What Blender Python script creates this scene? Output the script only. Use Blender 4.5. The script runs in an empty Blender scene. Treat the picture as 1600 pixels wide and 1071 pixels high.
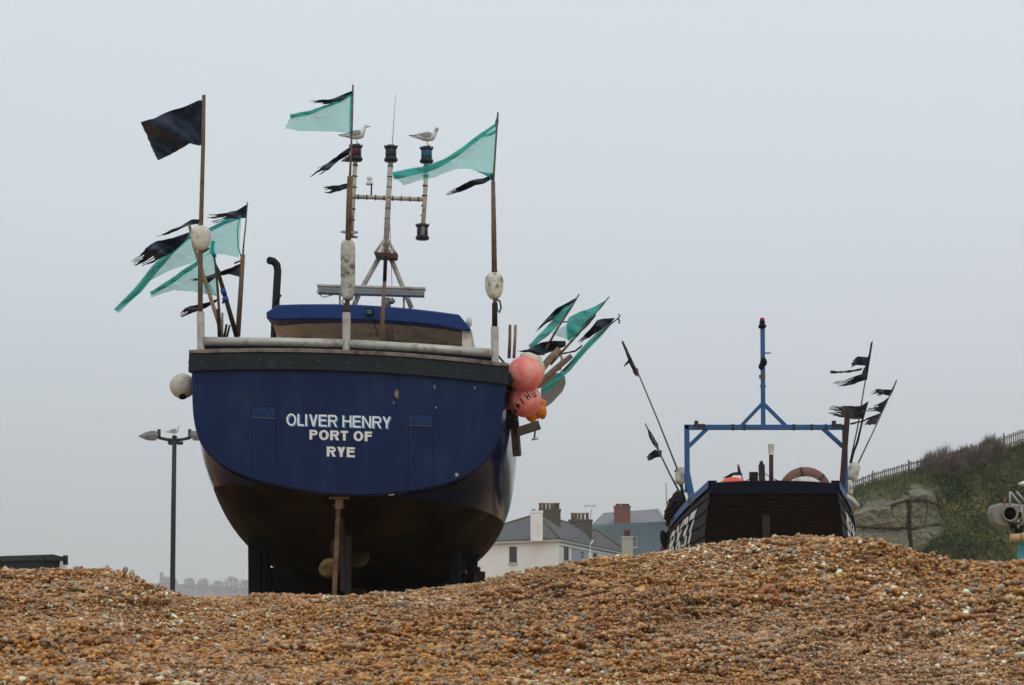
HAZE_D = 0.00022; SUN_EL = 52.0; SUN_ROT = 160.0; SUN_E = 0.6; SKY_G = 10.85; EXPO = 0.0
import bpy, bmesh, math, random
import numpy as np
from mathutils import Vector, Matrix, Quaternion
from mathutils import noise as mnoise
random.seed(7)
rng = np.random.default_rng(11)
C = bpy.context.scene.collection
F = 3389.8; HY = 1000.0; CZ = 1.6
def at(px, py, Y):
    """a point of the place seen in direction (px,py), Y metres away"""
    return Vector(((px-800.0)/F*Y, Y, CZ+(HY-py)/F*Y))
def ppm(Y): return F/Y
ORG = {}
# ---------------------------------------------------------------- materials
MATS = {}
def mat(name, col, rough=0.6, var=0.15, scale=6.0, bump=0.0, bscale=None, metal=0.0, dirt=None, dirt_amt=0.0,
        dirt_scale=3.0, spec=0.25, stretch=(1, 1, 1), coat=0.0, trans=0.0, alpha=1.0):
    if name in MATS: return MATS[name]
    m = bpy.data.materials.new(name); m.use_nodes = True
    nt = m.node_tree; N = nt.nodes; L = nt.links
    b = N['Principled BSDF']
    tc = N.new('ShaderNodeTexCoord'); mp = N.new('ShaderNodeMapping')
    mp.inputs['Scale'].default_value = stretch
    L.new(tc.outputs['Object'], mp.inputs['Vector'])
    n1 = N.new('ShaderNodeTexNoise'); n1.inputs['Scale'].default_value = scale; n1.inputs['Detail'].default_value = 6
    n1.inputs['Roughness'].default_value = 0.65
    L.new(mp.outputs[0], n1.inputs['Vector'])
    r = N.new('ShaderNodeMapRange'); r.inputs[1].default_value = 0.25; r.inputs[2].default_value = 0.75
    r.inputs[3].default_value = 1-var; r.inputs[4].default_value = 1+var
    L.new(n1.outputs['Fac'], r.inputs[0])
    mul = N.new('ShaderNodeMix'); mul.data_type = 'RGBA'; mul.blend_type = 'MULTIPLY'
    mul.inputs[0].default_value = 1.0; mul.inputs[6].default_value = (*col, 1)
    L.new(r.outputs[0], mul.inputs[7])
    out = mul.outputs[2]
    if dirt:
        n2 = N.new('ShaderNodeTexNoise'); n2.inputs['Scale'].default_value = dirt_scale; n2.inputs['Detail'].default_value = 8
        n2.inputs['Roughness'].default_value = 0.7
        L.new(mp.outputs[0], n2.inputs['Vector'])
        r2 = N.new('ShaderNodeMapRange'); r2.inputs[1].default_value = 0.62-0.3*dirt_amt; r2.inputs[2].default_value = 0.78-0.3*dirt_amt
        r2.inputs[3].default_value = 0; r2.inputs[4].default_value = 0.9
        L.new(n2.outputs['Fac'], r2.inputs[0])
        mx = N.new('ShaderNodeMix'); mx.data_type = 'RGBA'
        L.new(r2.outputs[0], mx.inputs[0]); L.new(out, mx.inputs[6]); mx.inputs[7].default_value = (*dirt, 1)
        out = mx.outputs[2]
    L.new(out, b.inputs['Base Color'])
    b.inputs['Roughness'].default_value = rough; b.inputs['Metallic'].default_value = metal
    b.inputs['Specular IOR Level'].default_value = spec
    b.inputs['Coat Weight'].default_value = coat
    rr = N.new('ShaderNodeMapRange'); rr.inputs[3].default_value = max(0.03, rough-0.1); rr.inputs[4].default_value = min(1, rough+0.1)
    L.new(n1.outputs['Fac'], rr.inputs[0]); L.new(rr.outputs[0], b.inputs['Roughness'])
    if bump:
        n3 = N.new('ShaderNodeTexNoise'); n3.inputs['Scale'].default_value = bscale or scale*4; n3.inputs['Detail'].default_value = 6
        L.new(mp.outputs[0], n3.inputs['Vector'])
        bp = N.new('ShaderNodeBump'); bp.inputs['Strength'].default_value = bump; bp.inputs['Distance'].default_value = 0.02
        L.new(n3.outputs['Fac'], bp.inputs['Height']); L.new(bp.outputs[0], b.inputs['Normal'])
    if trans or alpha < 1:
        tr = N.new('ShaderNodeBsdfTranslucent'); L.new(out, tr.inputs[0])
        ms = N.new('ShaderNodeMixShader'); ms.inputs[0].default_value = trans
        L.new(b.outputs[0], ms.inputs[1]); L.new(tr.outputs[0], ms.inputs[2])
        o = N['Material Output']
        if alpha < 1:
            tp = N.new('ShaderNodeBsdfTransparent'); m2 = N.new('ShaderNodeMixShader')
            r4 = N.new('ShaderNodeMapRange'); r4.inputs[1].default_value = .3; r4.inputs[2].default_value = .7
            r4.inputs[3].default_value = alpha-.13; r4.inputs[4].default_value = alpha+.13
            L.new(n1.outputs['Fac'], r4.inputs[0]); L.new(r4.outputs[0], m2.inputs[0])
            L.new(tp.outputs[0], m2.inputs[1]); L.new(ms.outputs[0], m2.inputs[2])
            L.new(m2.outputs[0], o.inputs[0])
        else: L.new(ms.outputs[0], o.inputs[0])
    MATS[name] = m
    return m
# ---------------------------------------------------------------- mesh builder
class MB:
    def __init__(s): s.v = []; s.f = []; s.sm = []
    def add(s, vs, fs, smooth=False):
        o = len(s.v); s.v += [Vector(p) for p in vs]
        for f in fs: s.f.append([i+o for i in f]); s.sm.append(smooth)
        return s
    def box(s, c, size, R=None):
        c = Vector(c); hx, hy, hz = [k/2 for k in size]
        P = [Vector((x, y, z)) for x in (-hx, hx) for y in (-hy, hy) for z in (-hz, hz)]
        if R is not None: P = [R @ p for p in P]
        return s.add([p+c for p in P], [(0,1,3,2),(4,6,7,5),(0,4,5,1),(2,3,7,6),(0,2,6,4),(1,5,7,3)])
    def bar(s, a, b, w, h, up=(0, 0, 1), c=0.0):
        """a rectangular bar from a to b, edges chamfered by c"""
        a = Vector(a); b = Vector(b); d = (b-a).normalized(); u = Vector(up)
        if abs(d.dot(u)) > .95: u = Vector((0, 1, 0))
        x = d.cross(u).normalized(); y = x.cross(d).normalized()
        c = c or min(w, h)*.12
        prof = [(-w/2+c,-h/2),(w/2-c,-h/2),(w/2,-h/2+c),(w/2,h/2-c),(w/2-c,h/2),(-w/2+c,h/2),(-w/2,h/2-c),(-w/2,-h/2+c)]
        vs = [a+x*p+y*q for p, q in prof]+[b+x*p+y*q for p, q in prof]
        n = 8
        fs = [(i, (i+1) % n, n+(i+1) % n, n+i) for i in range(n)]+[tuple(range(n))[::-1], tuple(range(n, 2*n))]
        return s.add(vs, fs)
    def tube(s, pts, r, n=10, caps=True, smooth=True):
        pts = [Vector(p) for p in pts]
        if not isinstance(r, (list, tuple)): r = [r]*len(pts)
        o = []; u = None
        for i, p in enumerate(pts):
            d = (pts[min(i+1, len(pts)-1)]-pts[max(i-1, 0)]).normalized()
            if u is None: u = d.orthogonal().normalized()
            else: u = (u-d*u.dot(d)).normalized()
            w = d.cross(u)
            o += [p+(u*math.cos(2*math.pi*k/n)+w*math.sin(2*math.pi*k/n))*r[i] for k in range(n)]
        fs = [(i*n+k, i*n+(k+1) % n, (i+1)*n+(k+1) % n, (i+1)*n+k) for i in range(len(pts)-1) for k in range(n)]
        s.add(o, fs, smooth)
        if caps:
            m = (len(pts)-1)*n; q = len(s.v)-len(o)
            s.f.append([q+k for k in range(n)][::-1]); s.sm.append(False)
            s.f.append([q+m+k for k in range(n)]); s.sm.append(False)
        return s
    def lathe(s, prof, base, axis=(0, 0, 1), n=20, smooth=True):
        """prof: (radius, distance along axis)"""
        ax = Vector(axis).normalized(); base = Vector(base)
        u = ax.orthogonal().normalized(); w = ax.cross(u)
        o = [base+ax*t+(u*math.cos(2*math.pi*k/n)+w*math.sin(2*math.pi*k/n))*max(r, 1e-4) for r, t in prof for k in range(n)]
        fs = [(i*n+k, i*n+(k+1) % n, (i+1)*n+(k+1) % n, (i+1)*n+k) for i in range(len(prof)-1) for k in range(n)]
        m = (len(prof)-1)*n
        fs += [tuple(range(n))[::-1], tuple(range(m, m+n))]
        return s.add(o, fs, smooth)
    def ball(s, c, rad, sub=3, amp=0.0, freq=3.0, R=None, seed=0, power=2.0):
        bm = bmesh.new(); bmesh.ops.create_icosphere(bm, subdivisions=sub, radius=1)
        c = Vector(c); rad = Vector(rad) if not isinstance(rad, (int, float)) else Vector((rad,)*3)
        P = []
        for v in bm.verts:
            d = v.co.normalized()
            if power != 2.0:
                k = (abs(d.x)**power+abs(d.y)**power+abs(d.z)**power)**(-1/power); d = d*k
            k = 1+amp*mnoise.noise(d*freq+Vector((seed*3.1, seed*1.7, seed)))
            p = Vector((d.x*rad.x, d.y*rad.y, d.z*rad.z))*k
            P.append((R @ p if R is not None else p)+c)
        fs = [[v.index for v in f.verts] for f in bm.faces]; bm.free()
        return s.add(P, fs, True)
    def prism(s, poly, Y0, Y1, ch=0.0):
        """poly: (x,z) outline in the plane Y=Y0, extruded to Y1, front edge chamfered"""
        n = len(poly); cx = sum(p[0] for p in poly)/n; cz = sum(p[1] for p in poly)/n
        rings = []
        if ch:
            k = []
            for i in range(n):
                a = Vector(poly[i-1]); b = Vector(poly[(i+1) % n]); t = (b-a).normalized(); nn = Vector((-t.y, t.x))
                if nn.dot(Vector((cx, cz))-Vector(poly[i])) < 0: nn = -nn
                k.append(Vector(poly[i])+nn*ch)
            rings.append([Vector((p.x, Y0, p.y)) for p in k]); Yc = Y0+ch
        else: Yc = Y0
        rings.append([Vector((x, Yc, z)) for x, z in poly]); rings.append([Vector((x, Y1, z)) for x, z in poly])
        vs = [p for r in rings for p in r]
        fs = [(j*n+i, j*n+(i+1) % n, (j+1)*n+(i+1) % n, (j+1)*n+i) for j in range(len(rings)-1) for i in range(n)]
        fs += [tuple(range(n)), tuple(range((len(rings)-1)*n, len(rings)*n))[::-1]]
        return s.add(vs, fs)
    def loft(s, rings, smooth=True, closed=False, caps=False):
        n = len(rings[0]); vs = [p for r in rings for p in r]
        kk = n if closed else n-1
        fs = [(j*n+i, j*n+(i+1) % n, (j+1)*n+(i+1) % n, (j+1)*n+i) for j in range(len(rings)-1) for i in range(kk)]
        if caps: fs += [tuple(range(n))[::-1], tuple(range((len(rings)-1)*n, len(rings)*n))]
        return s.add(vs, fs, smooth)
    def map(s, fn): s.v = [fn(p) for p in s.v]; return s
    def build(s, name, m, parent=None, recalc=True):
        o = ORG.get(parent.name, Vector()) if parent else Vector()
        me = bpy.data.meshes.new(name)
        me.from_pydata([tuple(p-o) for p in s.v], [], s.f); me.validate()
        if len(me.polygons) == len(s.sm): me.polygons.foreach_set('use_smooth', s.sm)
        if recalc:
            bm = bmesh.new(); bm.from_mesh(me); bmesh.ops.recalc_face_normals(bm, faces=bm.faces); cen = sum((v.co for v in bm.verts), Vector())/max(1, len(bm.verts))
            if sum(f.normal.dot(f.calc_center_median()-cen)*f.calc_area() for f in bm.faces) < 0: bmesh.ops.reverse_faces(bm, faces=bm.faces)
            bm.to_mesh(me); bm.free()
        if isinstance(m, (list, tuple)):
            for k in m: me.materials.append(k)
        elif m: me.materials.append(m)
        ob = bpy.data.objects.new(name, me); C.objects.link(ob)
        if parent:
            ob.parent = parent; ORG[ob.name] = o
        return ob
def tag(o, label=None, cat=None, group=None, kind=None):
    for k, v in (('label', label), ('category', cat), ('group', group), ('kind', kind)):
        if v: o[k] = v
    return o
def thing(name, label, cat, loc, group=None):
    o = bpy.data.objects.new(name, None); C.objects.link(o); o.location = loc; o.empty_display_size = .1
    ORG[o.name] = Vector(loc); return tag(o, label, cat, group)
def lerp_poly(P, u):
    """point at fraction u of the length of polyline P (pixels)"""
    L = [math.dist(P[i], P[i+1]) for i in range(len(P)-1)]; t = u*sum(L)
    for i, l in enumerate(L):
        if t <= l or i == len(L)-1:
            k = min(1, t/l) if l else 0
            return (P[i][0]+(P[i+1][0]-P[i][0])*k, P[i][1]+(P[i+1][1]-P[i][1])*k)
        t -= l
def cloth(mb, top, bot, Y, nu=26, nv=9, amp=0.12, waves=1.6, rag=0.0, tear=0.0, seed=0, lag=0.5, swing=0.35):
    """a hanging flag between an upper and a lower edge, hoist first; folds run in depth"""
    r = random.Random(seed); rows = [r.uniform(1-rag, 1+rag*.35) for _ in range(nv+1)]
    cut = [1-tear*r.random()**1.3 for _ in range(nv)]
    P = []
    for j in range(nv+1):
        v = j/nv
        for i in range(nu+1):
            u = i/nu; uu = min(1.0, u)
            a = lerp_poly(top, uu); b = lerp_poly(bot, uu)
            x = a[0]+(b[0]-a[0])*v; y = a[1]+(b[1]-a[1])*v
            if rag and u > .6:
                k = (u-.6)/.4*(rows[j]-1)
                e = lerp_poly(top, .6); f = lerp_poly(bot, .6)
                x += (x-(e[0]+(f[0]-e[0])*v))*k; y += (y-(e[1]+(f[1]-e[1])*v))*k
            d = amp*math.sin(2*math.pi*(waves*u+lag*v)+seed)*min(1, u*2.2)+swing*u*u
            d += .35*amp*mnoise.noise(Vector((u*5, v*4, seed*1.3)))
            q = 1.2*mnoise.noise(Vector((u*7, v*3, seed*2.1+5)))*min(1, u*3)
            P.append(at(x, y+q, Y+d))
    fs = [(j*(nu+1)+i, j*(nu+1)+i+1, (j+1)*(nu+1)+i+1, (j+1)*(nu+1)+i) for j in range(nv) for i in range(nu) if i/nu < cut[j]]
    return mb.add(P, fs, True)
def tubepx(mb, pts, r, n=8, **k): return mb.tube([at(*p) for p in pts], r, n, **k)

# shared palette
M_net = mat('green netting', (.05, .66, .57), .8, .3, 11, trans=.55, alpha=.56, stretch=(1, 1, 4))
M_netd = mat('green netting doubled', (.025, .46, .40), .8, .3, 11, trans=.45, alpha=.93, stretch=(1, 1, 3))
M_bag = mat('black plastic bag', (.011, .019, .036), .45, .35, 9, bump=.9, bscale=15, spec=.15)
M_bagt = mat('thin grey plastic', (.06, .065, .075), .5, .3, 9, bump=.5, bscale=20, trans=.4)
M_wood = mat('weathered cane', (.155, .105, .072), .8, .3, 30, bump=.3, dirt=(.05, .032, .02), dirt_amt=.4, dirt_scale=7)
M_woodd = mat('dark wet wood', (.018, .011, .008), .75, .4, 12, bump=.4, dirt=(.08, .05, .03), dirt_amt=.3, dirt_scale=5)
M_cane2 = mat('pale bamboo', (.27, .19, .125), .75, .25, 20, bump=.2, dirt=(.1, .07, .04), dirt_amt=.4)
M_foam = mat('weathered float foam', (.66, .63, .54), .85, .12, 10, bump=.8, bscale=28, dirt=(.10, .11, .07), dirt_amt=.42, dirt_scale=9)
M_galv = mat('galvanised tube', (.46, .445, .40), .42, .15, 8, dirt=(.20, .13, .08), dirt_amt=.33, dirt_scale=6, metal=.25)
M_mast = mat('mast paint', (.43, .39, .32), .55, .18, 18, dirt=(.12, .085, .06), dirt_amt=.4, dirt_scale=9)
M_dark = mat('black rubber', (.005, .006, .008), .6, .3, 12, spec=.12)
M_rope = mat('green rope', (.015, .10, .085), .9, .4, 60)
M_ropeg = mat('pale rope', (.42, .40, .34), .9, .25, 60)
M_navy = mat('navy wheelhouse paint', (.008, .036, .155), .5, .14, 3, dirt=(.012, .035, .11), dirt_amt=.2)
M_rust = mat('rusty iron', (.085, .045, .028), .85, .4, 14, bump=.5, dirt=(.03, .02, .015), dirt_amt=.5)
M_white = mat('white paint', (.66, .66, .63), .5, .06, 5)
# ================================================================ the blue boat
BX = -2.13; BY = 28.0; HEEL = math.radians(2.4)
def H(p):
    """heel of the boat: starboard side down"""
    x = p[0]-BX; z = p[2]-4.4
    return Vector((BX+x*math.cos(HEEL)+z*math.sin(HEEL), p[1], 4.4-x*math.sin(HEEL)+z*math.cos(HEEL)))
def catmull(A, t):
    """A: list of equal-length arrays, t in [0,len-1]"""
    n = len(A); i = min(int(t), n-2); k = t-i
    p1, p2 = A[i], A[i+1]; p0 = A[i-1] if i else 2*p1-p2; p3 = A[i+2] if i+2 < n else 2*p2-p1
    return .5*((2*p1)+(-p0+p2)*k+(2*p0-5*p1+4*p2-p3)*k*k+(-p0+3*p1-3*p2+p3)*k**3)
STA = [  # distance from the stern, half section from the sheer to the keel (half width, height)
 (0.0, [(2.00,5.16),(2.00,4.9),(1.985,4.6),(1.95,4.36),(1.85,4.05),(1.68,3.84),(1.45,3.69),(1.15,3.59),(.8,3.52),(.4,3.48),(0,3.47)]),
 (1.4, [(2.09,5.16),(2.10,4.85),(2.10,4.5),(2.07,4.15),(1.99,3.8),(1.83,3.5),(1.58,3.26),(1.25,3.1),(.85,2.98),(.4,2.92),(0,2.9)]),
 (4.0, [(2.16,5.2),(2.19,4.85),(2.20,4.45),(2.18,4.05),(2.12,3.65),(2.0,3.3),(1.78,2.98),(1.42,2.68),(.92,2.45),(.42,2.32),(0,2.28)]),
 (6.5, [(2.05,5.4),(2.07,5.0),(2.06,4.5),(2.02,4.05),(1.93,3.6),(1.75,3.2),(1.5,2.88),(1.15,2.6),(.75,2.36),(.35,2.22),(0,2.15)]),
 (9.0, [(1.35,5.9),(1.28,5.4),(1.18,4.9),(1.06,4.4),(.92,3.9),(.76,3.45),(.6,3.05),(.44,2.7),(.28,2.4),(.13,2.2),(0,2.1)]),
 (10.4,[(.08,6.3),(.07,5.7),(.06,5.1),(.05,4.5),(.05,4.0),(.05,3.5),(.05,3.1),(.05,2.75),(.04,2.45),(.02,2.25),(0,2.15)])]
SA = [np.array(s[1]) for s in STA]; SS = [np.array([s[0]]) for s in STA]
def hull_ring(t, nv=34):
    P = catmull(SA, t); y = float(catmull(SS, t)[0]); out = []
    rows = [P[k] for k in range(len(P))]
    half = [catmull(rows, (len(rows)-1)*j/nv) for j in range(nv+1)]
    return y, half
boat = thing('fishing_boat', 'big navy blue fishing boat seen from its stern, grounded on the shingle', 'fishing boat', (BX, BY, 1.9))
def hull_mat(name, zw, tilt, top, bot, x0, z0, rt=.12, rb=.35):
    m = bpy.data.materials.new(name); m.use_nodes = True; nt = m.node_tree; N = nt.nodes; L = nt.links; b = N['Principled BSDF']
    tc = N.new('ShaderNodeTexCoord'); sp = N.new('ShaderNodeSeparateXYZ'); L.new(tc.outputs['Object'], sp.inputs[0])
    a = N.new('ShaderNodeMath'); a.operation = 'MULTIPLY_ADD'; a.inputs[1].default_value = tilt
    L.new(sp.outputs[0], a.inputs[0]); L.new(sp.outputs[2], a.inputs[2])
    n = N.new('ShaderNodeTexNoise'); n.inputs['Scale'].default_value = 1.3; n.inputs['Detail'].default_value = 8; L.new(tc.outputs['Object'], n.inputs['Vector'])
    mp = N.new('ShaderNodeMapping'); mp.inputs['Scale'].default_value = (7, 7, .7); L.new(tc.outputs['Object'], mp.inputs[0])
    ns = N.new('ShaderNodeTexNoise'); ns.inputs['Scale'].default_value = 3; ns.inputs['Detail'].default_value = 6; L.new(mp.outputs[0], ns.inputs['Vector'])
    st = N.new('ShaderNodeMath'); st.operation = 'GREATER_THAN'; st.inputs[1].default_value = zw; L.new(a.outputs[0], st.inputs[0])
    rb1 = N.new('ShaderNodeValToRGB'); rb1.color_ramp.elements[0].position = .40; rb1.color_ramp.elements[1].position = .66
    rb1.color_ramp.elements[0].color = (*[c*.55 for c in bot], 1); rb1.color_ramp.elements[1].color = (*[c*2.3 for c in bot], 1)
    rt1 = N.new('ShaderNodeValToRGB'); rt1.color_ramp.elements[0].position = .35; rt1.color_ramp.elements[1].position = .8
    rt1.color_ramp.elements[0].color = (*top, 1); rt1.color_ramp.elements[1].color = (*[c*1.4+.003 for c in top], 1)
    L.new(ns.outputs['Fac'], rt1.inputs[0]); L.new(n.outputs['Fac'], rb1.inputs[0])
    mx = N.new('ShaderNodeMix'); mx.data_type = 'RGBA'; L.new(st.outputs[0], mx.inputs[0]); L.new(rb1.outputs[0], mx.inputs[6]); L.new(rt1.outputs[0], mx.inputs[7])
    L.new(mx.outputs[2], b.inputs['Base Color'])
    rr = N.new('ShaderNodeMapRange'); rr.inputs[3].default_value = rb; rr.inputs[4].default_value = rt; L.new(st.outputs[0], rr.inputs[0])
    ad = N.new('ShaderNodeMath'); ad.operation = 'MULTIPLY_ADD'; ad.inputs[1].default_value = .12; L.new(ns.outputs['Fac'], ad.inputs[0]); L.new(rr.outputs[0], ad.inputs[2])
    L.new(ad.outputs[0], b.inputs['Roughness']); rs = N.new('ShaderNodeMapRange'); rs.inputs[3].default_value = .05; rs.inputs[4].default_value = .075; L.new(st.outputs[0], rs.inputs[0]); L.new(rs.outputs[0], b.inputs['Specular IOR Level']); b.inputs['IOR'].default_value = 1.28
    bp = N.new('ShaderNodeBump'); bp.inputs['Strength'].default_value = .1; bp.inputs['Distance'].default_value = .03; L.new(n.outputs['Fac'], bp.inputs['Height']); L.new(bp.outputs[0], b.inputs['Normal'])
    return m
M_hull = hull_mat('hull paint', 1.60, .085, (.004, .010, .040), (.014, .0095, .005), 0, 0, .05, .5)
mb = MB(); rings = []
for i in range(51):
    t = 5*i/50; y, half = hull_ring(t)
    rings.append([H((BX+w, BY+.06+y, z)) for w, z in half]+[H((BX-w, BY+.06+y, z)) for w, z in half[-2::-1]])
mb.loft(rings)
# inner face of the bulwark, then the deck
inner = [[H((BX+sx*(r_w-.06), BY+.06+y, z)) for sx, r_w, z in ((1, h[0][0], h[0][1]), (1, h[4][0], 4.55), (-1, h[4][0], 4.55), (-1, h[0][0], h[0][1]))]
         for y, h in [hull_ring(5*i/50) for i in range(47)]]
hull = mb.build('hull', M_hull, boat)
MB().loft(inner, smooth=False).build('deck', mat('deck paint', (.03, .035, .05), .7, .2, 6), boat)
# transom panel
half = [(2.02, 5.17), (2.02, 4.9), (2.0, 4.6), (1.975, 4.38), (1.93, 4.2), (1.86, 4.04), (1.76, 3.91), (1.62, 3.8), (1.45, 3.71), (1.2, 3.62), (.9, 3.55), (.55, 3.495), (.25, 3.465), (0, 3.46)]
fine = [catmull([np.array(p) for p in half], 13*j/39) for j in range(40)]
outl = [(w, z) for w, z in fine]+[(-w, z) for w, z in fine[-2::-1]]
M_tr = mat('transom paint', (.0025, .0135, .062), .55, .22, 1.6, bump=.08, bscale=20, dirt=(.009, .030, .070), dirt_amt=.36, dirt_scale=1.5, spec=.2, stretch=(1.8, 1, .6))
mb = MB().prism([(BX+w, z) for w, z in outl], BY-.06, BY+.07, ch=.022).map(H)
transom = mb.build('transom', M_tr, boat)
def TR(px, py, d=0.0): return at(px, py, BY-.063-d)   # on the transom face
def camb(u): return 5.20+.085*(1-(u/2.05)**2)
M_band = mat('grey green rubbing band', (.010, .016, .019), .6, .15, 4, dirt=(.035, .042, .044), dirt_amt=.25)
us = [-2.06+4.12*i/30 for i in range(31)]
poly = [(BX+u, camb(u)) for u in us]+[(BX+u, camb(u)-.235) for u in us[::-1]]
mb = MB().prism(poly, BY-.105, BY+.08, ch=.012).map(H); band = mb.build('rubbing_band', M_band, boat)
for u in np.linspace(-1.9, 1.9, 11):
    p = H((BX+u, BY-.107, camb(u)-.11+.04*random.uniform(-1, 1))); MB().ball(p, (.009, .005, .009), 1).build('bolt_head', mat('dull steel', (.16, .17, .17), .5, .2), band)
poly = [(BX+u, camb(u)+.042) for u in us]+[(BX+u, camb(u)+.002) for u in us[::-1]]
MB().prism(poly, BY-.125, BY+.22, ch=.008).map(H).build('capping', mat('flaking capping', (.20, .17, .14), .85, .25, 14, bump=.4, dirt=(.06, .03, .025), dirt_amt=.45, dirt_scale=5), boat)
# rubbing strakes along the sides
for sx in (1, -1):
    mb = MB()
    pts = []
    for i in range(0, 46):
        y, h = hull_ring(5*i/50); pts.append(H((BX+sx*(h[0][0]+.03), BY+.1+y, h[0][1]-.06)))
    mb.tube(pts, .07, 6); mb.build('rubbing_strake', M_band, boat)
MB().prism([(BX-1.99, 5.28), (BX-1.99, 5.48), (BX-.1, 5.53), (BX+1.88, 5.48), (BX+1.88, 5.28)], BY+.36, BY+.42).map(H).build('stern_board', mat('navy board', (.014, .02, .045), .7, .2, 5), boat)
# names on the transom
def text_poly(body, bold=0.0):
    cu = bpy.data.curves.new('t', 'FONT'); cu.body = body; cu.size = 1; cu.offset = bold; cu.resolution_u = 6
    ob = bpy.data.objects.new('t', cu); C.objects.link(ob)
    dg = bpy.context.evaluated_depsgraph_get(); me = bpy.data.meshes.new_from_object(ob.evaluated_get(dg))
    V = [v.co.copy() for v in me.vertices]; Fc = [list(p.vertices) for p in me.polygons]
    bpy.data.objects.remove(ob); bpy.data.curves.remove(cu); bpy.data.meshes.remove(me)
    x0 = min(v.x for v in V); x1 = max(v.x for v in V); y0 = min(v.y for v in V); y1 = max(v.y for v in V)
    return [((v.x-x0)/(x1-x0), (v.y-y0)/(y1-y0)) for v in V], Fc
M_let = mat('white lettering', (.78, .80, .80), .5, .06, 20); M_lsh = mat('sky blue lettering shadow', (.07, .24, .46), .5, .08, 20)
M_let2 = mat('stick-on white letters', (.70, .70, .67), .5, .08, 20)
ADV = {'O': 1.09, 'L': .77, 'I': .40, 'V': .94, 'E': .93, 'R': 1.01, ' ': .40, 'H': 1.01, 'N': 1.01, 'Y': .94, 'P': .93, 'T': .86, 'F': .86}
def glyph(ch, s, t):
    """sans capital of height 1 as convex pieces; s stem, t bar"""
    w = ADV[ch]-.13; q = []
    def rect(x0, y0, x1, y1): q.append([(x0, y0), (x1, y0), (x1, y1), (x0, y1)])
    def arc(cx, cy, rx, ry, a0, a1, n):
        for k in range(n):
            a, b = math.radians(a0+(a1-a0)*k/n), math.radians(a0+(a1-a0)*(k+1)/n)
            q.append([(cx+rx*math.cos(a), cy+ry*math.sin(a)), (cx+rx*math.cos(b), cy+ry*math.sin(b)), (cx+(rx-s)*math.cos(b), cy+(ry-t)*math.sin(b)), (cx+(rx-s)*math.cos(a), cy+(ry-t)*math.sin(a))])
    def slant(x0, y0, x1, y1, hw): q.append([(x0-hw, y0), (x0+hw, y0), (x1+hw, y1), (x1-hw, y1)])
    if ch == 'O': arc(w/2, .5, w/2, .52, 0, 360, 28)
    if ch in 'LERHNPF': rect(0, 0, s, 1)
    if ch == 'I': rect(0, 0, s, 1)
    if ch == 'L': rect(s, 0, w, t)
    if ch in 'EF': rect(s, 1-t, w, 1); rect(s, .46, w*.93, .46+t)
    if ch == 'E': rect(s, 0, w, t)
    if ch == 'H': rect(w-s, 0, w, 1); rect(s, .44, w-s, .44+t)
    if ch == 'N': rect(w-s, 0, w, 1); q.append([(s*.0+.02, 1), (s*1.05, 1), (w-.02, 0), (w-s*1.05, 0)])
    if ch == 'T': rect(w/2-s/2, 0, w/2+s/2, 1-t); rect(0, 1-t, w, 1)
    if ch == 'V': slant(w/2, 0, s*.55, 1, s*.55); slant(w/2, 0, w-s*.55, 1, s*.55)
    if ch == 'Y': rect(w/2-s/2, 0, w/2+s/2, .45); slant(w/2, .40, s*.58, 1, s*.58); slant(w/2, .40, w-s*.58, 1, s*.58)
    if ch in 'PR':
        m = .43; r = (1-m)/2; xs = w-r*1.05; rect(s, 1-t, xs, 1); rect(s, m, xs, m+t); arc(xs, m+r, r*1.05, r, -90, 90, 10)
    if ch == 'R': slant(w-s*.55, 0, w*.55, m+t*.5, s*.55)
    return q
def sign(body, L, R, top, name, m, parent, s, t, d, dx=0, dy=0):
    W = sum(ADV[c] for c in body)-.13; mb = MB(); x = 0; n = 0
    for c in body:
        for pc in glyph(c, s, t):
            n += 1; e = d+(n % 7)*.0004; P = []
            for u, v in pc:
                k = (x+u)/W; P.append(TR(L[0]+(R[0]-L[0])*k+dx+.06*(v-.5)*0, L[1]+(R[1]-L[1])*k-v*top+dy, e))
            mb.add(P, [tuple(range(len(P)))])
        x += ADV[c]
    return mb.build(name, m, parent)
sign('OLIVER HENRY', (447.5, 665), (610.5, 670), 18.5, 'lettering_shadow', M_lsh, transom, .19, .155, .001, 1.8, 1.5)
sign('OLIVER HENRY', (447.5, 665), (610.5, 670), 18.5, 'lettering', M_let, transom, .165, .14, .005)
sign('PORT', (483.5, 687), (543.8, 688.8), 15.2, 'lettering', M_let2, transom, .27, .21, .005)
sign('OF', (552.3, 689.1), (581.5, 690), 15.2, 'lettering', M_let2, transom, .27, .21, .005)
sign('RYE', (510.5, 713.5), (554.5, 715), 15.6, 'lettering', M_let2, transom, .27, .21, .005)
M_slot = mat('brighter blue plate', (.004, .026, .095), .5, .1); M_groove = mat('dark seam', (.008, .012, .03), .8, .1)
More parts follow.
